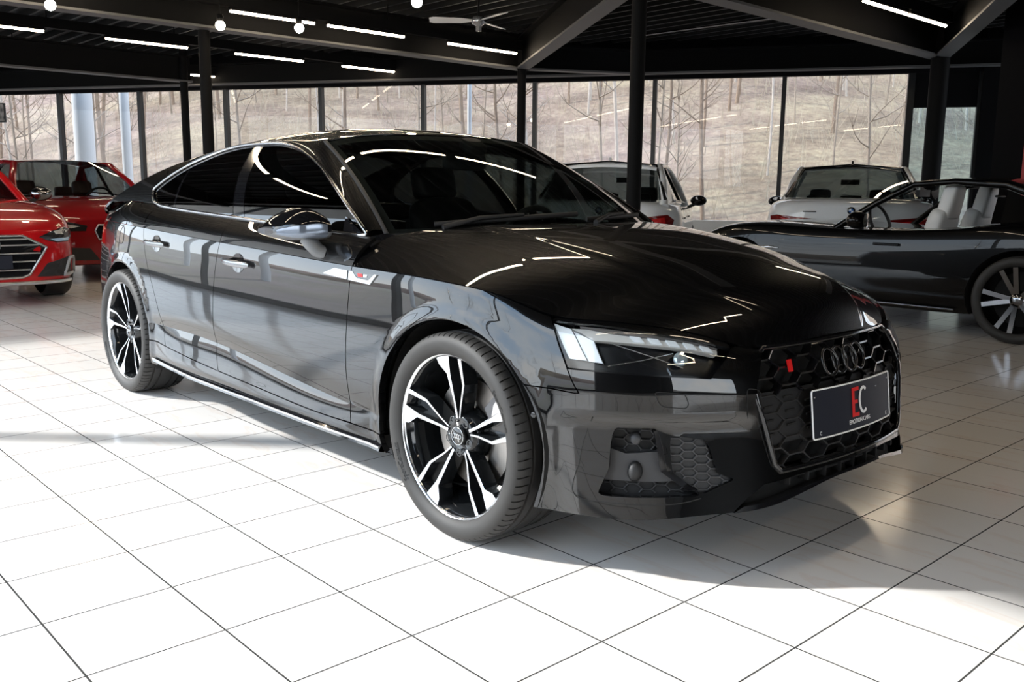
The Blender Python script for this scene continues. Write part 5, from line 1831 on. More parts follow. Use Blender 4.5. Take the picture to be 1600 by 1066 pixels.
# wheel housings and floor pan
for sg in (-1, 1):
    for cx in (0.0, -2.825):
        m = MB()
        Mx = Matrix.Translation((cx, sg * 0.60, 0.333)) @ Matrix(((1, 0, 0), (0, 0, -sg * -1), (0, 1, 0))).to_4x4()
        G = [[(cx + r * math.cos(a), sg * y, 0.333 + r * math.sin(a)) for (r, y) in ((0.06, 0.56), (0.385, 0.56), (0.395, 0.70), (0.388, 0.872))] for a in np.linspace(-0.42, PI + 0.42, 40)]
        m.grid(np.array(G), False, 0, sg > 0)
        m.build('wheel_arch_liner', M_CHARC, CAR)
m = MB()
m.box((-1.41, 0, 0.215), (1.95, 1.70, 0.05))
m.box((-1.45, 0, 0.21), (4.3, 1.10, 0.04))
m.box((0.48, 0, 0.24), (0.42, 1.2, 0.03))
m.box((-3.45, 0, 0.30), (0.55, 1.4, 0.04))
m.build('under_tray', M_CHARC, CAR)
# ---------------------------------------------------------------- the black five-door: cabin, wipers
def rounded(m, name, mt, par, levels=2):
    o = m.build(name, mt, par)
    s = o.modifiers.new('round', 'SUBSURF'); s.levels = levels; s.render_levels = levels
    for p in o.data.polygons: p.use_smooth = True
    return o
def slab(c, d, tilt=0.0, taper=1.0):
    """soft cushion block, leaning back by tilt about y"""
    m = MB()
    hx, hy, hz = d[0] / 2, d[1] / 2, d[2] / 2
    vs, fs = [], []
    lv = [(-1, 0.82), (-0.78, 1), (0.0, 1), (0.78, 1), (1, 0.82)]
    for (l, s) in lv:
        f = 1 + (taper - 1) * (l + 1) / 2
        for (a, b) in ((-1, -0.7), (-0.7, -1), (0.7, -1), (1, -0.7), (1, 0.7), (0.7, 1), (-0.7, 1), (-1, 0.7)):
            p = Vector((a * hx * s, b * hy * s * f, l * hz))
            p.rotate(Matrix.Rotation(tilt, 3, 'Y'))
            vs.append(p + Vector(c))
    for i in range(4):
        for k in range(8):
            fs.append((i * 8 + k, i * 8 + (k + 1) % 8, (i + 1) * 8 + (k + 1) % 8, (i + 1) * 8 + k))
    fs.append(tuple(range(8))[::-1]); fs.append(tuple(range(32, 40)))
    return m.add(vs, fs, True)
CAB = thing('cabin', None, None); CAB.parent = CAR
for y in (-0.37, 0.37):
    rounded(slab((-1.25, y, 0.46), (0.52, 0.50, 0.16)), 'seat_base', M_LEATH, CAB)
    rounded(slab((-1.58, y, 0.76), (0.14, 0.50, 0.64), -0.33, 0.85), 'seat_backrest', M_LEATH, CAB)
    rounded(slab((-1.735, y, 1.135), (0.10, 0.27, 0.17), -0.2), 'headrest', M_LEATH, CAB)
rounded(slab((-2.15, 0, 0.48), (0.50, 1.20, 0.16)), 'rear_bench', M_LEATH, CAB)
rounded(slab((-2.48, 0, 0.75), (0.14, 1.24, 0.50), -0.4, 0.95), 'rear_backrest', M_LEATH, CAB)
for y in (-0.38, 0.38):
    rounded(slab((-2.58, y, 1.05), (0.09, 0.26, 0.13), -0.3), 'headrest', M_LEATH, CAB)
m = MB()
for sg in (-1, 1):
    m.box((-1.55, sg * 0.80, 0.60), (2.0, 0.05, 0.64))
m.box((-2.95, 0, 0.58), (0.05, 1.45, 0.66)); m.box((-0.45, 0, 0.56), (0.05, 1.55, 0.60))
m.box((-1.6, 0, 0.26), (2.4, 1.6, 0.03))
m.build('cabin_lining', M_INT, CAB)
xs = np.linspace(-0.95, -0.36, 7)
G = []
for y in np.linspace(-0.74, 0.74, 20):
    hump = 0.035 * math.exp(-((y - 0.37) / 0.17) ** 2)
    G.append([(-0.98, y, 0.62), (-0.95, y, 0.80), (-0.90, y, 0.865 + hump), (-0.80, y, 0.888 + hump * 0.8), (-0.66, y * 0.98, 0.905), (-0.36 - 0.16 * (y / 0.74) ** 2, y * 0.95, 0.925)])
MB().grid(np.array(G), True, 0, False).build('dashboard', M_INT, CAB)
# steering wheel on the car's left
SW = Matrix.Translation((-1.02, 0.37, 0.86)) @ Matrix.Rotation(math.radians(-65), 4, 'Y')
m = MB().tube([SW @ Vector((0.178 * math.cos(a), 0.178 * math.sin(a), 0)) for a in np.linspace(0, 2 * PI, 41)[:-1]], 0.015, 8, closed=True)
for a in (0.1, PI - 0.1, 1.5 * PI):
    m.bar(SW @ Vector((0, 0, 0)), SW @ Vector((0.17 * math.sin(a + PI / 2), 0.17 * math.cos(a + PI / 2), 0)), 0.03, 0.015, (1, 0, 0))
b_ = MB(); b_.ball((0, 0, 0), (0.07, 0.065, 0.03), 14, 8); b_.v = [tuple(SW @ Vector(p)) for p in b_.v]
m.add(b_.v, b_.f, True)
m.build('steering_wheel', M_LEATH, CAB)
# rear-view mirror under the header
RM = rounded(slab((-1.03, 0.0, 1.225), (0.035, 0.25, 0.075)), 'inner_mirror', M_INT, CAB)
MB().tube([(-1.01, 0, 1.26), (-0.99, 0, 1.30)], 0.014, 8).build('mirror_mount', M_INT, CAB)
m = slab((-0.97, 0, 1.29), (0.10, 0.11, 0.05), 0.5); rounded(m, 'sensor_pod', M_INT, CAB)
# cowl and wipers
G = []
for t in np.linspace(-1, 1, 30):
    b = Vector(ws_f(np.array([[t, 0.0]]))[0]); b2 = Vector(ws_f(np.array([[t, 0.03]]))[0])
    h = Vector(hood_f(np.array([[HU[0], t * 0.84]]))[0])
    G.append([tuple(b2 + Vector((0.002, 0, -0.004))), tuple(b + Vector((0.01, 0, -0.010))), tuple(h + Vector((-0.005, 0, -0.03))), tuple(h + Vector((0.06, 0, -0.04)))])
MB().grid(np.array(G), False, 0, True).build('cowl_panel', M_MATTE, CAR)
for (t0, t1, s1) in ((-0.80, 0.02, 0.09), (0.05, 0.78, 0.10)):
    pts = []
    for q in np.linspace(0, 1, 14):
        t = t0 + (t1 - t0) * q
        s = 0.035 + s1 * 0.5 * q
        uv = np.array([[-t, s]])
        pts.append(Vector(ws_f(uv)[0]) + Vector(WSC.N(uv)[0]) * 0.016)
    m = MB().tube(pts, 0.0075, 6, flat=(1.3, 0.8))
    m.build('wiper_blade', M_MATTE, CAR)
    arm = [pts[0] + Vector((0.05, 0.0, -0.01)), pts[3] + Vector((0.022, 0, 0.012)), pts[7] + Vector((0.004, 0, 0.012))]
    MB().tube(arm, [0.011, 0.009, 0.006], 6).build('wiper_arm', M_MATTE, CAR)
# dark closures between bonnet and cabin
m = MB(); m.box((-0.30, 0, 0.60), (0.03, 1.5, 0.55)); m.box((0.66, 0, 0.45), (0.02, 0.95, 0.42))
m.build('bulkhead', M_CHARC, CAR)

for sg in (1, -1):
    a0 = Vector((-0.585, -0.800, 0.934)); a1 = Vector(ws_f(np.array([[1.0, 0.0]]))[0]) + Vector((0, 0, 0.004))
    h0 = Vector(hood_f(np.array([[HU[0], 0.94]]))[0]) - Vector((0, 0, 0.004)); h1 = Vector(hood_f(np.array([[HU[0], 0.80]]))[0]) - Vector((0, 0, 0.004))
    t0 = Vector((-0.580, -0.898, 0.835))
    m = MB().grid(np.array([[tuple(t0), tuple(t0 + Vector((0.03, 0.004, -0.004)))], [tuple(t0.lerp(a0, 0.55) + Vector((0, -0.008, 0.008))), tuple(t0.lerp(a0, 0.45) + Vector((0.035, -0.002, 0.0)))], [tuple(a0), tuple(h0.lerp(h1, 0.5))], [tuple(a1), tuple(h1)]]), True, 0, True)
    (m if sg > 0 else m.flipped()).build('cowl_corner', M_GLOSS, CAR)
# ---------------------------------------------------------------- the other parked cars
M_REDP = paint_mat('red_paint', (0.42, 0.006, 0.008), 0.0, 0.3)
M_DRED = paint_mat('dark_red_metallic_paint', (0.24, 0.006, 0.009), 0.0, 0.3)
M_WHT = paint_mat('white_paint', (0.74, 0.76, 0.78), 0.0, 0.3)
M_BLK2 = paint_mat('black_paint', (0.002, 0.002, 0.0023), 0.0, 0.3)
for _n, _i in (('black_paint', 1.3), ('red_paint', 1.5), ('dark_red_metallic_paint', 1.5), ('white_paint', 1.5)):
    MATS[_n].node_tree.nodes['Principled BSDF'].inputs['Coat IOR'].default_value = _i
M_CLEAR = glass_mat('car_glass', (0.40, 0.44, 0.44), 1.5)
M_SMOKE = glass_mat('smoked_glass', (0.28, 0.31, 0.31), 1.5)
M_SEATW = mat('white_leather', (0.62, 0.62, 0.61), 0.5)

class Body:
    """simple car body: stations along x, rows from sill to centre line; local origin under the front axle, nose towards +x"""
    def __init__(s, st, rows=None):
        # st: list of dict(x, w, zb, zs, zt, pl) with half width w, bottom zb, shoulder zs, top zt
        s.st = st
        X = np.array([q[0] for q in st]); s.X = X
        G = []
        for (x, w, zb, zs, zt, cr) in st:
            G.append([(x, 0.93 * w, zb), (x, 0.985 * w, zb + 0.10), (x, w, zb + 0.42 * (zs - zb) + 0.04), (x, 0.992 * w, zb + 0.78 * (zs - zb)), (x, 0.965 * w, zs),
                      (x, 0.90 * w, zs + (zt - zs) * 0.55), (x, 0.74 * w, zs + (zt - zs) * 0.86), (x, 0.40 * w, zs + (zt - zs) * 0.97), (x, 0.0, zt)])
        s.G = np.array(G)
        d = np.linalg.norm(np.diff(s.G[:, 2], axis=0), axis=1)
        s.U = np.concatenate([[0], np.cumsum(np.maximum(d, 0.03))])
        s.V = np.linspace(0, 1, 9)
    def P(s, uv):
        uv = np.asarray(uv, float).reshape(-1, 2)
        return np.einsum('ij,ik,jkc->ic', spline_basis(s.U, uv[:, 0]), spline_basis(s.V, uv[:, 1]), s.G)
    def shell(s, nu=90, nv=34):
        u = np.linspace(0, s.U[-1], nu); v = np.linspace(0, 1, nv)
        U, V = np.meshgrid(u, v, indexing='ij')
        Q = s.P(np.stack([U.ravel(), V.ravel()], 1)).reshape(nu, nv, 3)
        Q[:, :, 1] = np.maximum(Q[:, :, 1], 0)
        m = MB().grid(Q, True, 0, False)
        nq = len(m.v)
        m.mirror_y()
        for e in (0, -1):
            r = [tuple(p) for p in Q[e]] + [(p[0], -p[1], p[2]) for p in Q[e][::-1]]
            m.add(r, [tuple(range(len(r))) if e == -1 else tuple(range(len(r)))[::-1]])
        for i in range(nu - 1):
            m.add([Q[i, 0], Q[i + 1, 0], Q[i + 1, 0] * [1, -1, 1], Q[i, 0] * [1, -1, 1]], [(0, 1, 2, 3)])
        return m
    def build(s, material, root, wheels, r):
        o = s.shell().build('body', material, root)
        bm = bmesh.new(); bm.from_mesh(o.data)
        bmesh.ops.remove_doubles(bm, verts=bm.verts, dist=1e-5)
        bmesh.ops.recalc_face_normals(bm, faces=bm.faces)
        bm.to_mesh(o.data); bm.free()
        cut = MB()
        for x in wheels:
            for sg in (1, -1):
                M = Matrix.Translation((x, sg * 0.58, r)) @ Matrix.Rotation(-sg * PI / 2, 4, 'X')
                k = len(cut.v)
                n = 40
                vs = [M @ Vector(((r + 0.045) * math.cos(2 * PI * i / n), (r + 0.045) * math.sin(2 * PI * i / n), z)) for z in (0.0, 0.6) for i in range(n)]
                cut.add(vs, [tuple(range(n))[::-1], tuple(range(n, 2 * n))] + [(i, (i + 1) % n, n + (i + 1) % n, n + i) for i in range(n)])
        c = cut.build('cutter', M_CHARC, root)
        o.data.materials.append(M_CHARC)
        bo = o.modifiers.new('arches', 'BOOLEAN'); bo.object = c; bo.operation = 'DIFFERENCE'; bo.solver = 'EXACT'
        try: bo.material_mode = 'TRANSFER'
        except Exception: pass
        bpy.context.view_layer.update()
        dg = bpy.context.evaluated_depsgraph_get()
        me = bpy.data.meshes.new_from_object(o.evaluated_get(dg))
        o.modifiers.clear(); o.data = me
        bpy.data.objects.remove(c)
        me.polygons.foreach_set('use_smooth', [True] * len(me.polygons))
        e = o.modifiers.new('edges', 'EDGE_SPLIT'); e.split_angle = math.radians(35)
        return o
    def table(s):
        U, V = np.meshgrid(np.linspace(0, s.U[-1], 240), np.linspace(0, 1, 80), indexing='ij')
        s.tp = s.P(np.stack([U.ravel(), V.ravel()], 1))
    def nose(s, w, z, front=True):
        """x of the body's end face at half width w and height z"""
        t = s.tp
        k = t[:, 0] > (s.X[-1] - 1.2) if front else t[:, 0] < (s.X[0] + 1.2)
        t = t[k]
        d = (t[:, 1] - abs(w)) ** 2 + (t[:, 2] - z) ** 2
        c = np.argsort(d)[:6]
        return float(t[c, 0].max() if front else t[c, 0].min())
    def side(s, x, z):
        t = s.tp
        t = t[t[:, 2] < 1.2]
        return float(t[np.argmin((t[:, 0] - x) ** 2 + (t[:, 2] - z) ** 2), 1])

def face_piece(B, poly, name, mt, par, front=True, d=0.006, th=0.02, mirror=True, res=0.05, ring=None):
    """plate hugging the nose or tail: poly of (half width, z)"""
    out = []
    for sg in ((1, -1) if mirror else (1,)):
        pl = dense(poly, res)
        dirx = 1 if front else -1
        top = [Vector((B.nose(w, z, front) + dirx * d, w * sg, z)) for w, z in pl]
        base = [p - Vector((dirx * th, 0, 0)) for p in top]
        n = len(pl)
        m = MB()
        if ring:
            m.tube(top, ring, 6, closed=True)
        else:
            # fill with a fine grid so that it follows the curve
            c = pl.mean(0)
            rings = [top]
            for f in (0.66, 0.33):
                rings.append([Vector((B.nose(c[0] + (w - c[0]) * f, c[1] + (z - c[1]) * f, front) + dirx * d, (c[0] + (w - c[0]) * f) * sg, c[1] + (z - c[1]) * f)) for w, z in pl])
            vs = base + sum(rings, []) + [Vector((B.nose(c[0], c[1], front) + dirx * d, c[0] * sg, c[1]))]
            fs = []
            for q in range(3):
                for i in range(n):
                    j = (i + 1) % n
                    fs.append((q * n + i, q * n + j, (q + 1) * n + j, (q + 1) * n + i))
            fs += [(3 * n + i, 3 * n + (i + 1) % n, 4 * n) for i in range(n)]
            m.add(vs, fs, False)
        o = m.build(name, mt, par)
        bm = bmesh.new(); bm.from_mesh(o.data); bmesh.ops.recalc_face_normals(bm, faces=bm.faces); bm.to_mesh(o.data); bm.free()
        out.append(o)
    return out

def greenhouse(root, B, pts, paint, glass, wroof, wbelt, rear_glass=None, mullion=0.5, crown=0.05, roofmat=None):
    """pts: (x, z) of windscreen base, header, roof rear, rear-window base; panes, pillars and roof as parts"""
    (xa, za), (xh, zh), (xr, zr), (xc, zc) = pts
    def L(p, w):
        return Vector((p[0], w, p[1]))
    # roof with crown
    G = []
    for t in np.linspace(0, 1, 12):
        x = xh + (xr - xh) * t
        zc_ = zh + (zr - zh) * t + 0.030 * 4 * t * (1 - t)
        G.append([(x + (0.06 if t < 0.1 else 0) * (1 - (w / wroof) ** 2), w, zc_ + crown * (1 - (abs(w) / wroof) ** 2.2)) for w in np.linspace(-wroof, wroof, 15)])
    MB().grid(np.array(G), True, 0, False).build('roof_panel', roofmat or paint, root)
    def pane(name, p0, p1, w0, w1, bow0, bow1, mt):
        G = []
        for t in np.linspace(0, 1, 8):
            row = []
            for k in np.linspace(-1, 1, 13):
                w = (w0 + (w1 - w0) * t) * k
                x = p0[0] + (p1[0] - p0[0]) * t + (bow0 + (bow1 - bow0) * t) * (1 - k * k)
                z = p0[1] + (p1[1] - p0[1]) * t + 0.02 * 4 * t * (1 - t) + crown * t * (1 - abs(k) ** 2.2)
                row.append((x, w, z))
            G.append(row)
        return MB().grid(np.array(G), True).build(name, mt, root)
    pane('windscreen', (xa, za), (xh, zh), wbelt - 0.05, wroof - 0.03, 0.16, 0.06, glass)
    pane('rear_window', (xc, zc), (xr, zr), wbelt - 0.10, wroof - 0.05, -0.05, -0.01, rear_glass or glass)
    for sg in (1, -1):
        q = [L((xa, za), sg * wbelt), L((xh, zh), sg * wroof), L((xr, zr), sg * wroof), L((xc, zc), sg * wbelt)]
        # side panes split by the centre pillar
        tm = mullion
        bt = q[0].lerp(q[3], tm); tp = q[1].lerp(q[2], tm)
        q3 = q[3].copy(); q2 = q[2].copy()
        eb = q[0].lerp(q[3], 0.86) + Vector((0, sg * 0.004, 0)); et = q[1].lerp(q[2], 0.93)
        cb = Vector((q3.x - 0.04, sg * (wbelt - 0.09), q3.z - 0.02))
        m = MB().grid(np.array([[tuple(eb + Vector((0.05, 0, -0.03))), tuple(cb + Vector((0.0, 0, -0.02)))], [tuple(eb.lerp(et, 0.5) + Vector((0, sg * 0.012, 0))), tuple(cb.lerp(q2, 0.5) + Vector((0, sg * 0.004, 0.02)))], [tuple(et), tuple(q2 + Vector((-0.02, 0, 0.0)))]]), True)
        m.build('rear_pillar', paint, root)
        q[3] = cb + Vector((0.04, 0, 0.0))
        ins = Vector((0, -0.008 * sg, 0))
        for nm, a in (('front_side_window', [q[0], bt, tp, q[1]]), ('rear_side_window', [bt, eb, et, tp])):
            m = MB().add([p + ins for p in a], [(0, 1, 2, 3) if sg > 0 else (3, 2, 1, 0)])
            m.build(nm, glass if nm[0] == 'f' else (rear_glass or glass), root)
        m = MB()
        m.tube([q[0] + Vector((0.05, 0, -0.03)), q[0].lerp(q[1], 0.5) + Vector((0, sg * 0.012, 0.012)), q[1], q[1].lerp(q[2], 0.5) + Vector((0, 0, 0.028)), q[2], q[2].lerp(q[3], 0.5) + Vector((0, sg * 0.012, 0.012)), q[3] + Vector((-0.03, 0, -0.05))], [0.035, 0.034, 0.034, 0.03, 0.034, 0.038, 0.04], 10, flat=(1.0, 1.3))
        m.build('roof_pillar', paint, root)
        MB().bar(bt, tp, 0.05, 0.03, (0, sg, 0)).build('centre_pillar', M_GLOSS, root)
        MB().tube([q[0], bt, eb], 0.012, 6).build('window_trim', M_DCHROME, root)

def simple_wheel(root, x, y, r, w=0.22, mt=None, spokes=5):
    sg = 1 if y > 0 else -1
    t = bpy.data.objects.new('wheel', None); COL.objects.link(t); t.parent = root
    M = Matrix.Translation((x, y, r)) @ Matrix(((1, 0, 0), (0, 0, sg), (0, 1, 0))).to_4x4()
    rim = r * 0.76
    MB().lathe([(rim, w * 0.30), (rim + 0.01, w * 0.46), (r - 0.02, w * 0.5), (r, w * 0.38), (r, -w * 0.38), (r - 0.03, -w * 0.5)], 40, M).build('tyre', M_RUBBER, t)
    MB().lathe([(rim - 0.05, -0.05), (rim - 0.02, 0.05), (rim, w * 0.42)], 40, M).build('rim', mt or M_ALU, t)
    m = MB()
    for k in range(spokes):
        for da in (-0.16, 0.16):
            a = 2 * PI * k / spokes + da
            p = [(0.05 * math.cos(a), 0.05 * math.sin(a)), (rim * math.cos(a + da * 0.3), rim * math.sin(a + da * 0.3))]
            m.bar(M @ Vector((p[0][0], p[0][1], w * 0.30)), M @ Vector((p[1][0], p[1][1], w * 0.36)), 0.035, 0.03, tuple((M.to_3x3() @ Vector((0, 0, 1)))))
    m.lathe([(0, w * 0.34), (0.06, w * 0.33), (0.07, w * 0.2)], 24, M)
    m.build('spokes', mt or M_ALU, t)
    MB().lathe([(0, -0.02), (rim - 0.03, -0.02)], 32, M).build('brake_shield', M_CHARC, t)
    return t

def mirror_pair(root, x, w, z, mt, sides=(1, -1)):
    for sg in sides:
        m = MB(); m.ball((x, sg * (w + 0.10), z), (0.085, 0.115, 0.075), 18, 10)
        o = m.build('wing_mirror', mt, root)
        MB().tube([(x + 0.02, sg * (w - 0.06), z - 0.10), (x + 0.01, sg * (w + 0.05), z - 0.05)], 0.022, 8).build('mirror_arm', M_MATTE, o)
        MB().lathe([(0, 0.002), (0.06, 0.0)], 20, Matrix.Translation((x - 0.080, sg * (w + 0.10), z)) @ Matrix.Rotation(-PI / 2, 4, 'Y')).build('mirror_glass', M_GLOSS, o)

def cabin_bits(root, xs_front, xs_rear, seat_z, mt, w=0.36, wheel_side=1, xw=None):
    for sg in (1, -1):
        rounded(slab((xs_front, sg * w, seat_z - 0.30), (0.16, 0.48, 0.62), -0.25, 0.85), 'seat_backrest', mt, root, 1)
        rounded(slab((xs_front - 0.09, sg * w, seat_z + 0.10), (0.10, 0.27, 0.19), -0.2), 'headrest', mt, root, 1)
    if xs_rear is not None:
        for yy in (-0.38, 0.0, 0.38):
            rounded(slab((xs_rear, yy, seat_z + 0.04), (0.10, 0.26, 0.15), -0.2), 'headrest', mt, root, 1)
        rounded(slab((xs_rear + 0.03, 0, seat_z - 0.22), (0.14, 1.2, 0.42), -0.3), 'rear_backrest', mt, root, 1)
    if xw is not None:
        Mx = Matrix.Translation((xw, wheel_side * w, seat_z - 0.06)) @ Matrix.Rotation(math.radians(-65), 4, 'Y')
        MB().tube([Mx @ Vector((0.18 * math.cos(a), 0.18 * math.sin(a), 0)) for a in np.linspace(0, 2 * PI, 31)[:-1]], 0.015, 8, closed=True).build('steering_wheel', M_INT, root)

def hollow_top(B, m, x0, x1, z, wb):
    pass

# ---- red saloon with the wide slatted grille, front left of the picture
def red_front():
    t = thing('red_car', 'bright red car with a wide slatted chrome-edged grille, cut by the left picture edge', 'car', (-7.93, -0.66, 0), 0)
    st = [(-3.95, 0.62, 0.34, 0.88, 0.98, 0), (-3.80, 0.82, 0.28, 0.90, 1.02, 0), (-3.2, 0.93, 0.22, 0.92, 1.03, 0), (-2.2, 0.955, 0.20, 0.91, 0.98, 0), (-1.2, 0.955, 0.20, 0.89, 0.96, 0),
          (-0.55, 0.955, 0.20, 0.87, 0.98, 0), (0.0, 0.95, 0.22, 0.83, 0.955, 0), (0.35, 0.93, 0.22, 0.79, 0.91, 0), (0.60, 0.88, 0.20, 0.74, 0.86, 0), (0.78, 0.80, 0.20, 0.69, 0.80, 0), (0.88, 0.68, 0.21, 0.66, 0.745, 0), (0.935, 0.50, 0.22, 0.64, 0.71, 0)]
    B = Body(st); B.table()
    B.build(M_REDP, t, (0.0, -3.0), 0.345)
    greenhouse(t, B, [(-0.72, 0.95), (-1.42, 1.40), (-2.55, 1.38), (-3.35, 1.02)], M_REDP, M_CLEAR, 0.60, 0.83, M_SMOKE)
    g = [(0.0, 0.66), (0.36, 0.655), (0.56, 0.545), (0.40, 0.300), (0.34, 0.275), (0.0, 0.270)]
    full = g + [(-w, z) for w, z in g[::-1] if w > 0]
    gr = face_piece(B, full, 'grille', M_GLOSS, t, True, 0.004, 0.02, False)[0]
    face_piece(B, full, 'grille_frame', M_ALU, gr, True, 0.008, 0.02, False, ring=0.011)
    for i, z in enumerate((0.345, 0.42, 0.495, 0.57, 0.625)):
        ww = np.interp(z, [0.275, 0.30, 0.545, 0.655], [0.34, 0.40, 0.55, 0.36]) - 0.02
        MB().tube([(B.nose(w, z) + 0.012, w, z) for w in np.linspace(-ww, ww, 24)], 0.007, 6).build('grille_slat', M_ALU, gr)
    MB().tube([(B.nose(w, 0.45) + 0.016, w, z) for w, z in [(0.16 + 0.0, 0.60), (0.16, 0.54)]], 0.014, 8).build('grille_emblem', M_CHROME, gr)
    for hl in face_piece(B, [(0.50, 0.640), (0.62, 0.690), (0.76, 0.725), (0.855, 0.700), (0.862, 0.650), (0.79, 0.590), (0.66, 0.585), (0.58, 0.605)], 'headlamp', M_LBACK, t, True, 0.006):
        pass
    for o in face_piece(B, [(0.60, 0.618), (0.80, 0.628), (0.79, 0.600), (0.66, 0.594)], 'running_light', mat('daylight_strip', (0.45, 0.62, 0.80), 0.3), t, True, 0.012): pass
    for o in face_piece(B, [(0.64, 0.690), (0.74, 0.705), (0.79, 0.690), (0.77, 0.665), (0.66, 0.660)], 'lamp_reflector', mat('lamp_reflector'), t, True, 0.010): pass
    for o in face_piece(B, [(0.46, 0.275), (0.56, 0.395), (0.80, 0.450), (0.80, 0.265)], 'side_intake', M_MATTE, t, True, 0.005): pass
    for o in face_piece(B, [(0.72, 0.275), (0.79, 0.435), (0.845, 0.440), (0.855, 0.290)], 'intake_surround', mat('satin_grey_trim', (0.34, 0.34, 0.35), 0.4), t, True, 0.008, ring=0.016): pass
    MB().tube([(B.nose(w, 0.235) + 0.012, w, 0.222) for w in np.linspace(-0.80, 0.80, 30)], 0.018, 8).build('front_lip', M_ALU, t)
    face_piece(B, [(-0.26, 0.36), (0.26, 0.36), (0.26, 0.48), (-0.26, 0.48)], 'number_plate', mat('plate_navy'), t, True, 0.022, 0.01, False)
    mirror_pair(t, -0.80, 0.92, 1.02, M_REDP if False else M_DCHROME)
    for x in (0.0, -3.0):
        for sg in (1, -1):
            simple_wheel(t, x, sg * 0.845, 0.345, 0.24)
    cabin_bits(t, -1.75, -2.7, 0.98, M_LEATH, 0.38, 1, -1.15)
    MB().tube([(-0.60, 0.70, 0.935), (0.2, 0.74, 0.895), (0.60, 0.70, 0.845)], 0.004, 5).build('bonnet_crease', M_REDP, t)
    return t
red_front()

# ---- dark red saloon parked behind it
def red_back():
    t = thing('red_car', 'darker red saloon parked behind the bright red car, windscreen towards us', 'car', (-9.75, 1.30, 0), 0)
    st = [(-3.9, 0.60, 0.34, 0.86, 0.97, 0), (-3.7, 0.82, 0.28, 0.90, 1.03, 0), (-3.1, 0.91, 0.22, 0.92, 1.04, 0), (-2.2, 0.925, 0.20, 0.91, 0.99, 0), (-1.2, 0.925, 0.20, 0.90, 0.97, 0),
          (-0.5, 0.925, 0.20, 0.88, 0.99, 0), (0.05, 0.92, 0.22, 0.85, 0.965, 0), (0.40, 0.89, 0.22, 0.80, 0.915, 0), (0.62, 0.83, 0.20, 0.75, 0.85, 0), (0.76, 0.74, 0.20, 0.71, 0.78, 0), (0.83, 0.60, 0.22, 0.68, 0.73, 0)]
    B = Body(st); B.table()
    B.build(M_DRED, t, (0.0, -2.85), 0.335)
    greenhouse(t, B, [(-0.62, 0.96), (-1.30, 1.40), (-2.45, 1.39), (-3.25, 1.04)], M_DRED, M_CLEAR, 0.60, 0.81, M_CLEAR)
    for g in face_piece(B, [(0.05, 0.52), (0.07, 0.66), (0.30, 0.67), (0.34, 0.60), (0.30, 0.50)], 'grille', M_GLOSS, t, True, 0.006): pass
    for g in face_piece(B, [(0.05, 0.52), (0.07, 0.66), (0.30, 0.67), (0.34, 0.60), (0.30, 0.50)], 'grille_frame', M_ALU, t, True, 0.010, ring=0.009): pass
    for g in face_piece(B, [(0.42, 0.66), (0.60, 0.70), (0.78, 0.735), (0.80, 0.66), (0.60, 0.60), (0.44, 0.60)], 'headlamp', M_LBACK, t, True, 0.006): pass
    for g in face_piece(B, [(0.50, 0.655), (0.62, 0.675), (0.74, 0.70), (0.74, 0.67), (0.60, 0.635)], 'running_light', mat('lamp_reflector'), t, True, 0.012): pass
    for g in face_piece(B, [(0.30, 0.26), (0.40, 0.40), (0.72, 0.42), (0.72, 0.27)], 'side_intake', M_MATTE, t, True, 0.006): pass
    mirror_pair(t, -0.72, 0.90, 1.02, M_DRED)
    for x in (0.0, -2.85):
        for sg in (1, -1):
            simple_wheel(t, x, sg * 0.82, 0.335)
    cabin_bits(t, -1.70, -2.65, 0.99, mat('leather_brown', (0.06, 0.025, 0.018), 0.5), 0.37, 1, -1.10)
    return t
red_back()

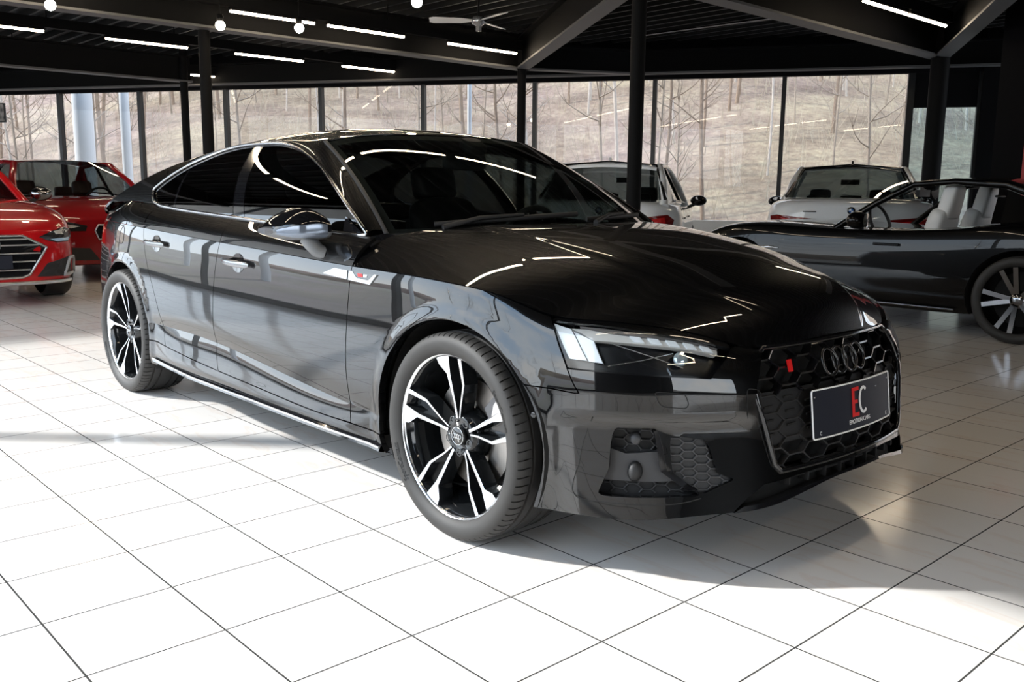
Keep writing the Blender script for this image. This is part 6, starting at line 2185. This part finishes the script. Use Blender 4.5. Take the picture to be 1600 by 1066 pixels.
# ---- two white cars seen from behind
def white_car(label, loc, rz, hatch=True):
    t = thing('white_car', label, 'car', loc, rz)
    if hatch:
        st = [(-3.50, 0.58, 0.36, 0.70, 0.93, 0), (-3.44, 0.74, 0.30, 0.78, 0.99, 0), (-3.25, 0.86, 0.26, 0.87, 1.01, 0), (-2.7, 0.905, 0.22, 0.91, 1.0, 0), (-1.9, 0.905, 0.2, 0.90, 0.97, 0), (-1.0, 0.905, 0.2, 0.89, 0.97, 0), (-0.4, 0.905, 0.2, 0.88, 0.98, 0), (0.2, 0.89, 0.22, 0.83, 0.94, 0), (0.6, 0.80, 0.2, 0.76, 0.85, 0), (0.8, 0.6, 0.22, 0.68, 0.74, 0)]
        gh = [(-0.45, 0.97), (-1.15, 1.40), (-2.75, 1.41), (-3.28, 1.02)]
    else:
        st = [(-3.95, 0.56, 0.36, 0.80, 0.97, 0), (-3.88, 0.76, 0.30, 0.86, 1.03, 0), (-3.65, 0.88, 0.26, 0.92, 1.06, 0), (-3.0, 0.925, 0.22, 0.94, 1.06, 0), (-2.2, 0.925, 0.2, 0.92, 1.0, 0), (-1.2, 0.925, 0.2, 0.91, 0.98, 0), (-0.5, 0.925, 0.2, 0.89, 0.99, 0), (0.1, 0.915, 0.22, 0.85, 0.95, 0), (0.6, 0.82, 0.2, 0.77, 0.86, 0), (0.8, 0.6, 0.22, 0.70, 0.75, 0)]
        gh = [(-0.55, 0.98), (-1.25, 1.40), (-2.45, 1.41), (-3.22, 1.065)]
    B = Body(st); B.table()
    B.build(M_WHT, t, (0.0, gh[3][0] + (0.60 if hatch else 0.36)), 0.325)
    greenhouse(t, B, gh, M_WHT, M_CLEAR, 0.60, 0.80, M_SMOKE if not hatch else glass_mat('hatch_glass', (0.25, 0.28, 0.28), 1.5), 0.45, 0.045)
    xr, zr = gh[2]; xc, zc = gh[3]
    # dark rear-window surround, roof fin
    m = MB()
    a = [(xc - 0.012, -0.72, zc + 0.015), (xr - 0.01, -0.57, zr + 0.005), (xr - 0.01, 0.57, zr + 0.005), (xc - 0.012, 0.72, zc + 0.015)]
    m.tube([a[0], a[1], (xr - 0.02, 0, zr + 0.045), a[2], a[3]], 0.022, 6).build('rear_window_surround', M_GLOSS, t) if True else None
    fin = MB().prism([(0.0, 0.0), (0.16, 0.0), (0.05, 0.06), (0.0, 0.065)], -0.012, 0.012, Matrix.Translation((xr + 0.12, 0, zr + 0.040)) @ Matrix.Rotation(PI / 2, 4, 'X'))
    fin.build('roof_fin', M_GLOSS, t)
    if hatch:
        sp_ = MB().grid(np.array([[(xr + 0.02, w, zr + 0.04 - 0.05 * (w / 0.6) ** 2), (xr - 0.16, w * 0.99, zr + 0.015 - 0.04 * (w / 0.6) ** 2), (xr - 0.15, w * 0.98, zr - 0.015 - 0.04 * (w / 0.6) ** 2)] for w in np.linspace(-0.59, 0.59, 14)]), True)
        sp_.build('roof_spoiler', M_WHT, t)
        lamp = [(0.40, 0.70), (0.43, 0.82), (0.76, 0.86), (0.83, 0.80), (0.80, 0.70)]
        back = [(-0.42, 0.58), (0.42, 0.58), (0.40, 0.72), (-0.40, 0.72)]
    else:
        lamp = [(0.36, 0.755), (0.37, 0.835), (0.78, 0.875), (0.86, 0.86), (0.84, 0.775), (0.60, 0.745)]
        back = [(-0.30, 0.56), (0.30, 0.56), (0.30, 0.69), (-0.30, 0.69)]
    for o in face_piece(B, lamp, 'tail_lamp', mat('tail_red', (0.16, 0.006, 0.006), 0.12), t, False, 0.008): pass
    l2 = [(lamp[0][0] + 0.06, lamp[0][1] + 0.025), (lamp[1][0] + 0.06, lamp[1][1] - 0.03), (lamp[2][0] - 0.03, lamp[2][1] - 0.03), (lamp[-1][0] - 0.05, lamp[-1][1] + 0.03)]
    for o in face_piece(B, l2, 'lamp_strip', mat('tail_red_bright', (0.55, 0.02, 0.02), 0.2), t, False, 0.013): pass
    face_piece(B, back, 'number_plate', mat('plate_navy'), t, False, 0.010, 0.01, False)
    for o in face_piece(B, [(0.0, 0.30), (0.0, 0.44), (0.70, 0.46), (0.72, 0.32)], 'rear_diffuser', M_MATTE, t, False, 0.006): pass
    # round blue and white badge
    zb = 0.93 if not hatch else 0.90
    c = Vector((B.nose(0.0, zb, False) - 0.012, 0, zb))
    Mb_ = Matrix.Translation(c) @ Matrix.Rotation(-PI / 2, 4, 'Y')
    rb_ = MB().lathe([(0, 0.004), (0.036, 0.004), (0.041, 0.0)], 28, Mb_).build('round_badge', mat('badge_black', (0.01, 0.01, 0.012), 0.2), t)
    for q in range(4):
        m = MB()
        m.add([Mb_ @ Vector((0, 0, 0.0052))] + [Mb_ @ Vector((0.024 * math.cos(a), 0.024 * math.sin(a), 0.0052)) for a in np.linspace(q * PI / 2, (q + 1) * PI / 2, 9)], [(0, i, i + 1) for i in range(1, 9)])
        m.build('badge_quarter', mat('badge_blue', (0.02, 0.12, 0.42), 0.3) if q % 2 else M_WHITE, rb_)
    if not hatch:
        m = MB().tube([(B.nose(0.42, 0.915, False) - 0.006, y, 0.915) for y in np.linspace(0.36, 0.50, 6)], 0.006, 6)
        m.build('model_script', M_DCHROME, t)
    mirror_pair(t, gh[0][0] - 0.10, 0.89, 1.0, M_BLK2)
    for x in (0.0, gh[3][0] + (0.60 if hatch else 0.36)):
        for sg in (1, -1):
            simple_wheel(t, x, sg * 0.80, 0.325)
    for x in (-1.25, -2.2):
        for sg in (1, -1):
            MB().tube([(x, sg * (B.side(x, 0.80) + 0.012), 0.80), (x - 0.2, sg * (B.side(x - 0.2, 0.80) + 0.012), 0.80)], 0.011, 6).build('door_handle', M_BLK2, t)
    cabin_bits(t, -1.55, gh[3][0] + (0.55 if hatch else 0.35), 0.98, M_LEATH, 0.37, 1, -1.0)
    MB().box((gh[1][0] + 0.14, 0.0, 1.27), (0.03, 0.24, 0.07)).build('inner_mirror', M_INT, t)
    return t
def place_by_fin(fin_xy, heading, hatch):
    """front-axle position of a car whose roof fin stands at fin_xy"""
    fx = (-2.75 if hatch else -2.45) + 0.15
    return (fin_xy[0] - fx * math.cos(heading), fin_xy[1] - fx * math.sin(heading), 0)
h1 = math.radians(124); h2 = math.radians(118)
white_car('white hatchback seen from behind, partly hidden by the tall black column', place_by_fin((-5.3, 5.81), h1, True), h1, True)
white_car('white saloon seen from behind with round badge, right of the white hatchback', place_by_fin((-3.47, 8.26), h2, False), h2, False)

# ---- black two-seater with white seats
def roadster():
    t = thing('black_sports_car', 'low black sports car with white bucket seats parked beyond the bonnet at right', 'car', (-2.72, 5.62, 0), PI)
    st = [(-3.30, 0.50, 0.36, 0.72, 0.80, 0), (-3.22, 0.74, 0.30, 0.78, 0.86, 0), (-2.95, 0.88, 0.22, 0.83, 0.90, 0), (-2.5, 0.925, 0.20, 0.85, 0.93, 0), (-1.9, 0.90, 0.18, 0.82, 0.86, 0), (-1.2, 0.875, 0.18, 0.79, 0.83, 0),
          (-0.6, 0.885, 0.18, 0.79, 0.85, 0), (-0.1, 0.905, 0.2, 0.79, 0.86, 0), (0.25, 0.885, 0.2, 0.73, 0.82, 0), (0.50, 0.80, 0.2, 0.66, 0.74, 0), (0.68, 0.62, 0.2, 0.60, 0.66, 0), (0.74, 0.42, 0.22, 0.57, 0.61, 0)]
    B = Body(st); B.table()
    B.build(M_BLK2, t, (0.0, -2.45), 0.33)
    wb, wr = 0.76, 0.56
    (xa, za), (xh, zh) = (-0.92, 0.84), (-1.46, 1.19)
    (xr, zr), (xc, zc) = (-2.20, 1.18), (-2.95, 0.90)
    G = []
    for q in np.linspace(0, 1, 8):
        G.append([(xa + (xh - xa) * q + 0.16 * (1 - q * 0.6) * (1 - k * k), (wb - 0.03 + (wr - wb) * q) * k, za + (zh - za) * q + 0.02 * 4 * q * (1 - q) + 0.03 * q * (1 - k * k)) for k in np.linspace(-1, 1, 13)])
    MB().grid(np.array(G), True).build('windscreen', glass_mat('sports_glass', (0.62, 0.64, 0.64), 1.5), t)
    m = MB()
    G = []
    for q in np.linspace(0, 1, 14):                       # black targa roof flowing into the tail
        x = xh - 0.02 + (xc - xh) * q
        z = np.interp(q, [0, 0.25, 0.49, 0.75, 1], [1.205, 1.225, 1.205, 1.08, 0.915]); w = np.interp(q, [0, 0.5, 1], [0.56, 0.56, 0.66])
        G.append([(x, w * k, z + 0.035 * (1 - k * k)) for k in np.linspace(-1, 1, 11)])
    MB().grid(np.array(G), True).build('roof_panel', M_BLK2, t)
    for sg in (1, -1):
        MB().tube([(xa + 0.03, sg * wb, za - 0.03), (xa + (xh - xa) * 0.5, sg * (wb + wr) / 2, (za + zh) / 2 + 0.015), (xh, sg * wr, zh)], [0.03, 0.026, 0.024], 8).build('windscreen_pillar', M_BLK2, t)
        MB().tube([(xh, sg * wr, zh), (-1.80, sg * 0.565, 1.215), (xr, sg * 0.57, 1.19), (-2.60, sg * 0.63, 1.06), (xc, sg * 0.70, 0.90)], [0.024, 0.026, 0.035, 0.05, 0.06], 8).build('roof_rail', M_BLK2, t)
        m = MB().add([(-2.22, sg * 0.60, 1.15), (-2.60, sg * 0.66, 1.00), (-2.70, sg * 0.72, 0.87), (-2.22, sg * 0.72, 0.87)], [(0, 1, 2, 3) if sg < 0 else (3, 2, 1, 0)])
        m.build('rear_quarter_panel', M_BLK2, t)
        s = rounded(slab((-1.60, sg * 0.36, 0.70), (0.16, 0.50, 0.62), -0.22, 0.78), 'seat_backrest', M_SEATW, t, 2)
        rounded(slab((-1.70, sg * 0.36, 1.05), (0.13, 0.30, 0.30), -0.20, 0.72), 'seat_head', M_SEATW, t, 2)
        rounded(slab((-1.31, sg * 0.36, 0.50), (0.50, 0.48, 0.16)), 'seat_base', M_SEATW, t, 1)
    mirror_pair(t, -1.16, 0.80, 0.89, M_BLK2)
    Mx = Matrix.Translation((-1.10, 0.36, 0.86)) @ Matrix.Rotation(math.radians(-68), 4, 'Y')
    MB().tube([Mx @ Vector((0.17 * math.cos(a), 0.17 * math.sin(a), 0)) for a in np.linspace(0, 2 * PI, 31)[:-1]], 0.014, 8, closed=True).build('steering_wheel', M_INT, t)
    MB().box((xh + 0.16, 0, 1.12), (0.03, 0.22, 0.06)).build('inner_mirror', M_INT, t)
    MB().tube([(-1.95, -0.1, 1.10), (-1.95, 0.1, 1.10)], 0.01, 6).build('wind_deflector', M_INT, t)
    for x in (0.0, -2.45):
        for sg in (1, -1):
            simple_wheel(t, x, sg * 0.80, 0.33, 0.24, M_DCHROME)
    for sg in (1, -1):
        MB().tube([(-0.2, sg * (B.side(-0.2, 0.62) + 0.004), 0.62), (-0.32, sg * (B.side(-0.32, 0.62) + 0.008), 0.625), (-0.42, sg * (B.side(-0.42, 0.62) + 0.004), 0.62)], [0.004, 0.016, 0.004], 8).build('side_repeater', M_SILVER, t)
        MB().tube([(x, sg * (B.side(x, 0.23) + 0.01), 0.215) for x in np.linspace(-2.0, -0.45, 10)], 0.010, 6).build('sill_strip', M_DCHROME, t)
        MB().tube([(-1.30, sg * (B.side(-1.3, 0.70) + 0.012), 0.70), (-1.52, sg * (B.side(-1.52, 0.70) + 0.012), 0.70)], 0.011, 6).build('door_handle', M_BLK2, t)
    for o in face_piece(B, [(0.42, 0.56), (0.55, 0.63), (0.68, 0.64), (0.66, 0.57)], 'headlamp', M_REFL, t, True, 0.006): pass
    face_piece(B, [(-0.36, 0.30), (0.36, 0.30), (0.30, 0.44), (-0.30, 0.44)], 'grille', M_MATTE, t, True, 0.006, 0.02, False)
    return t
roadster()
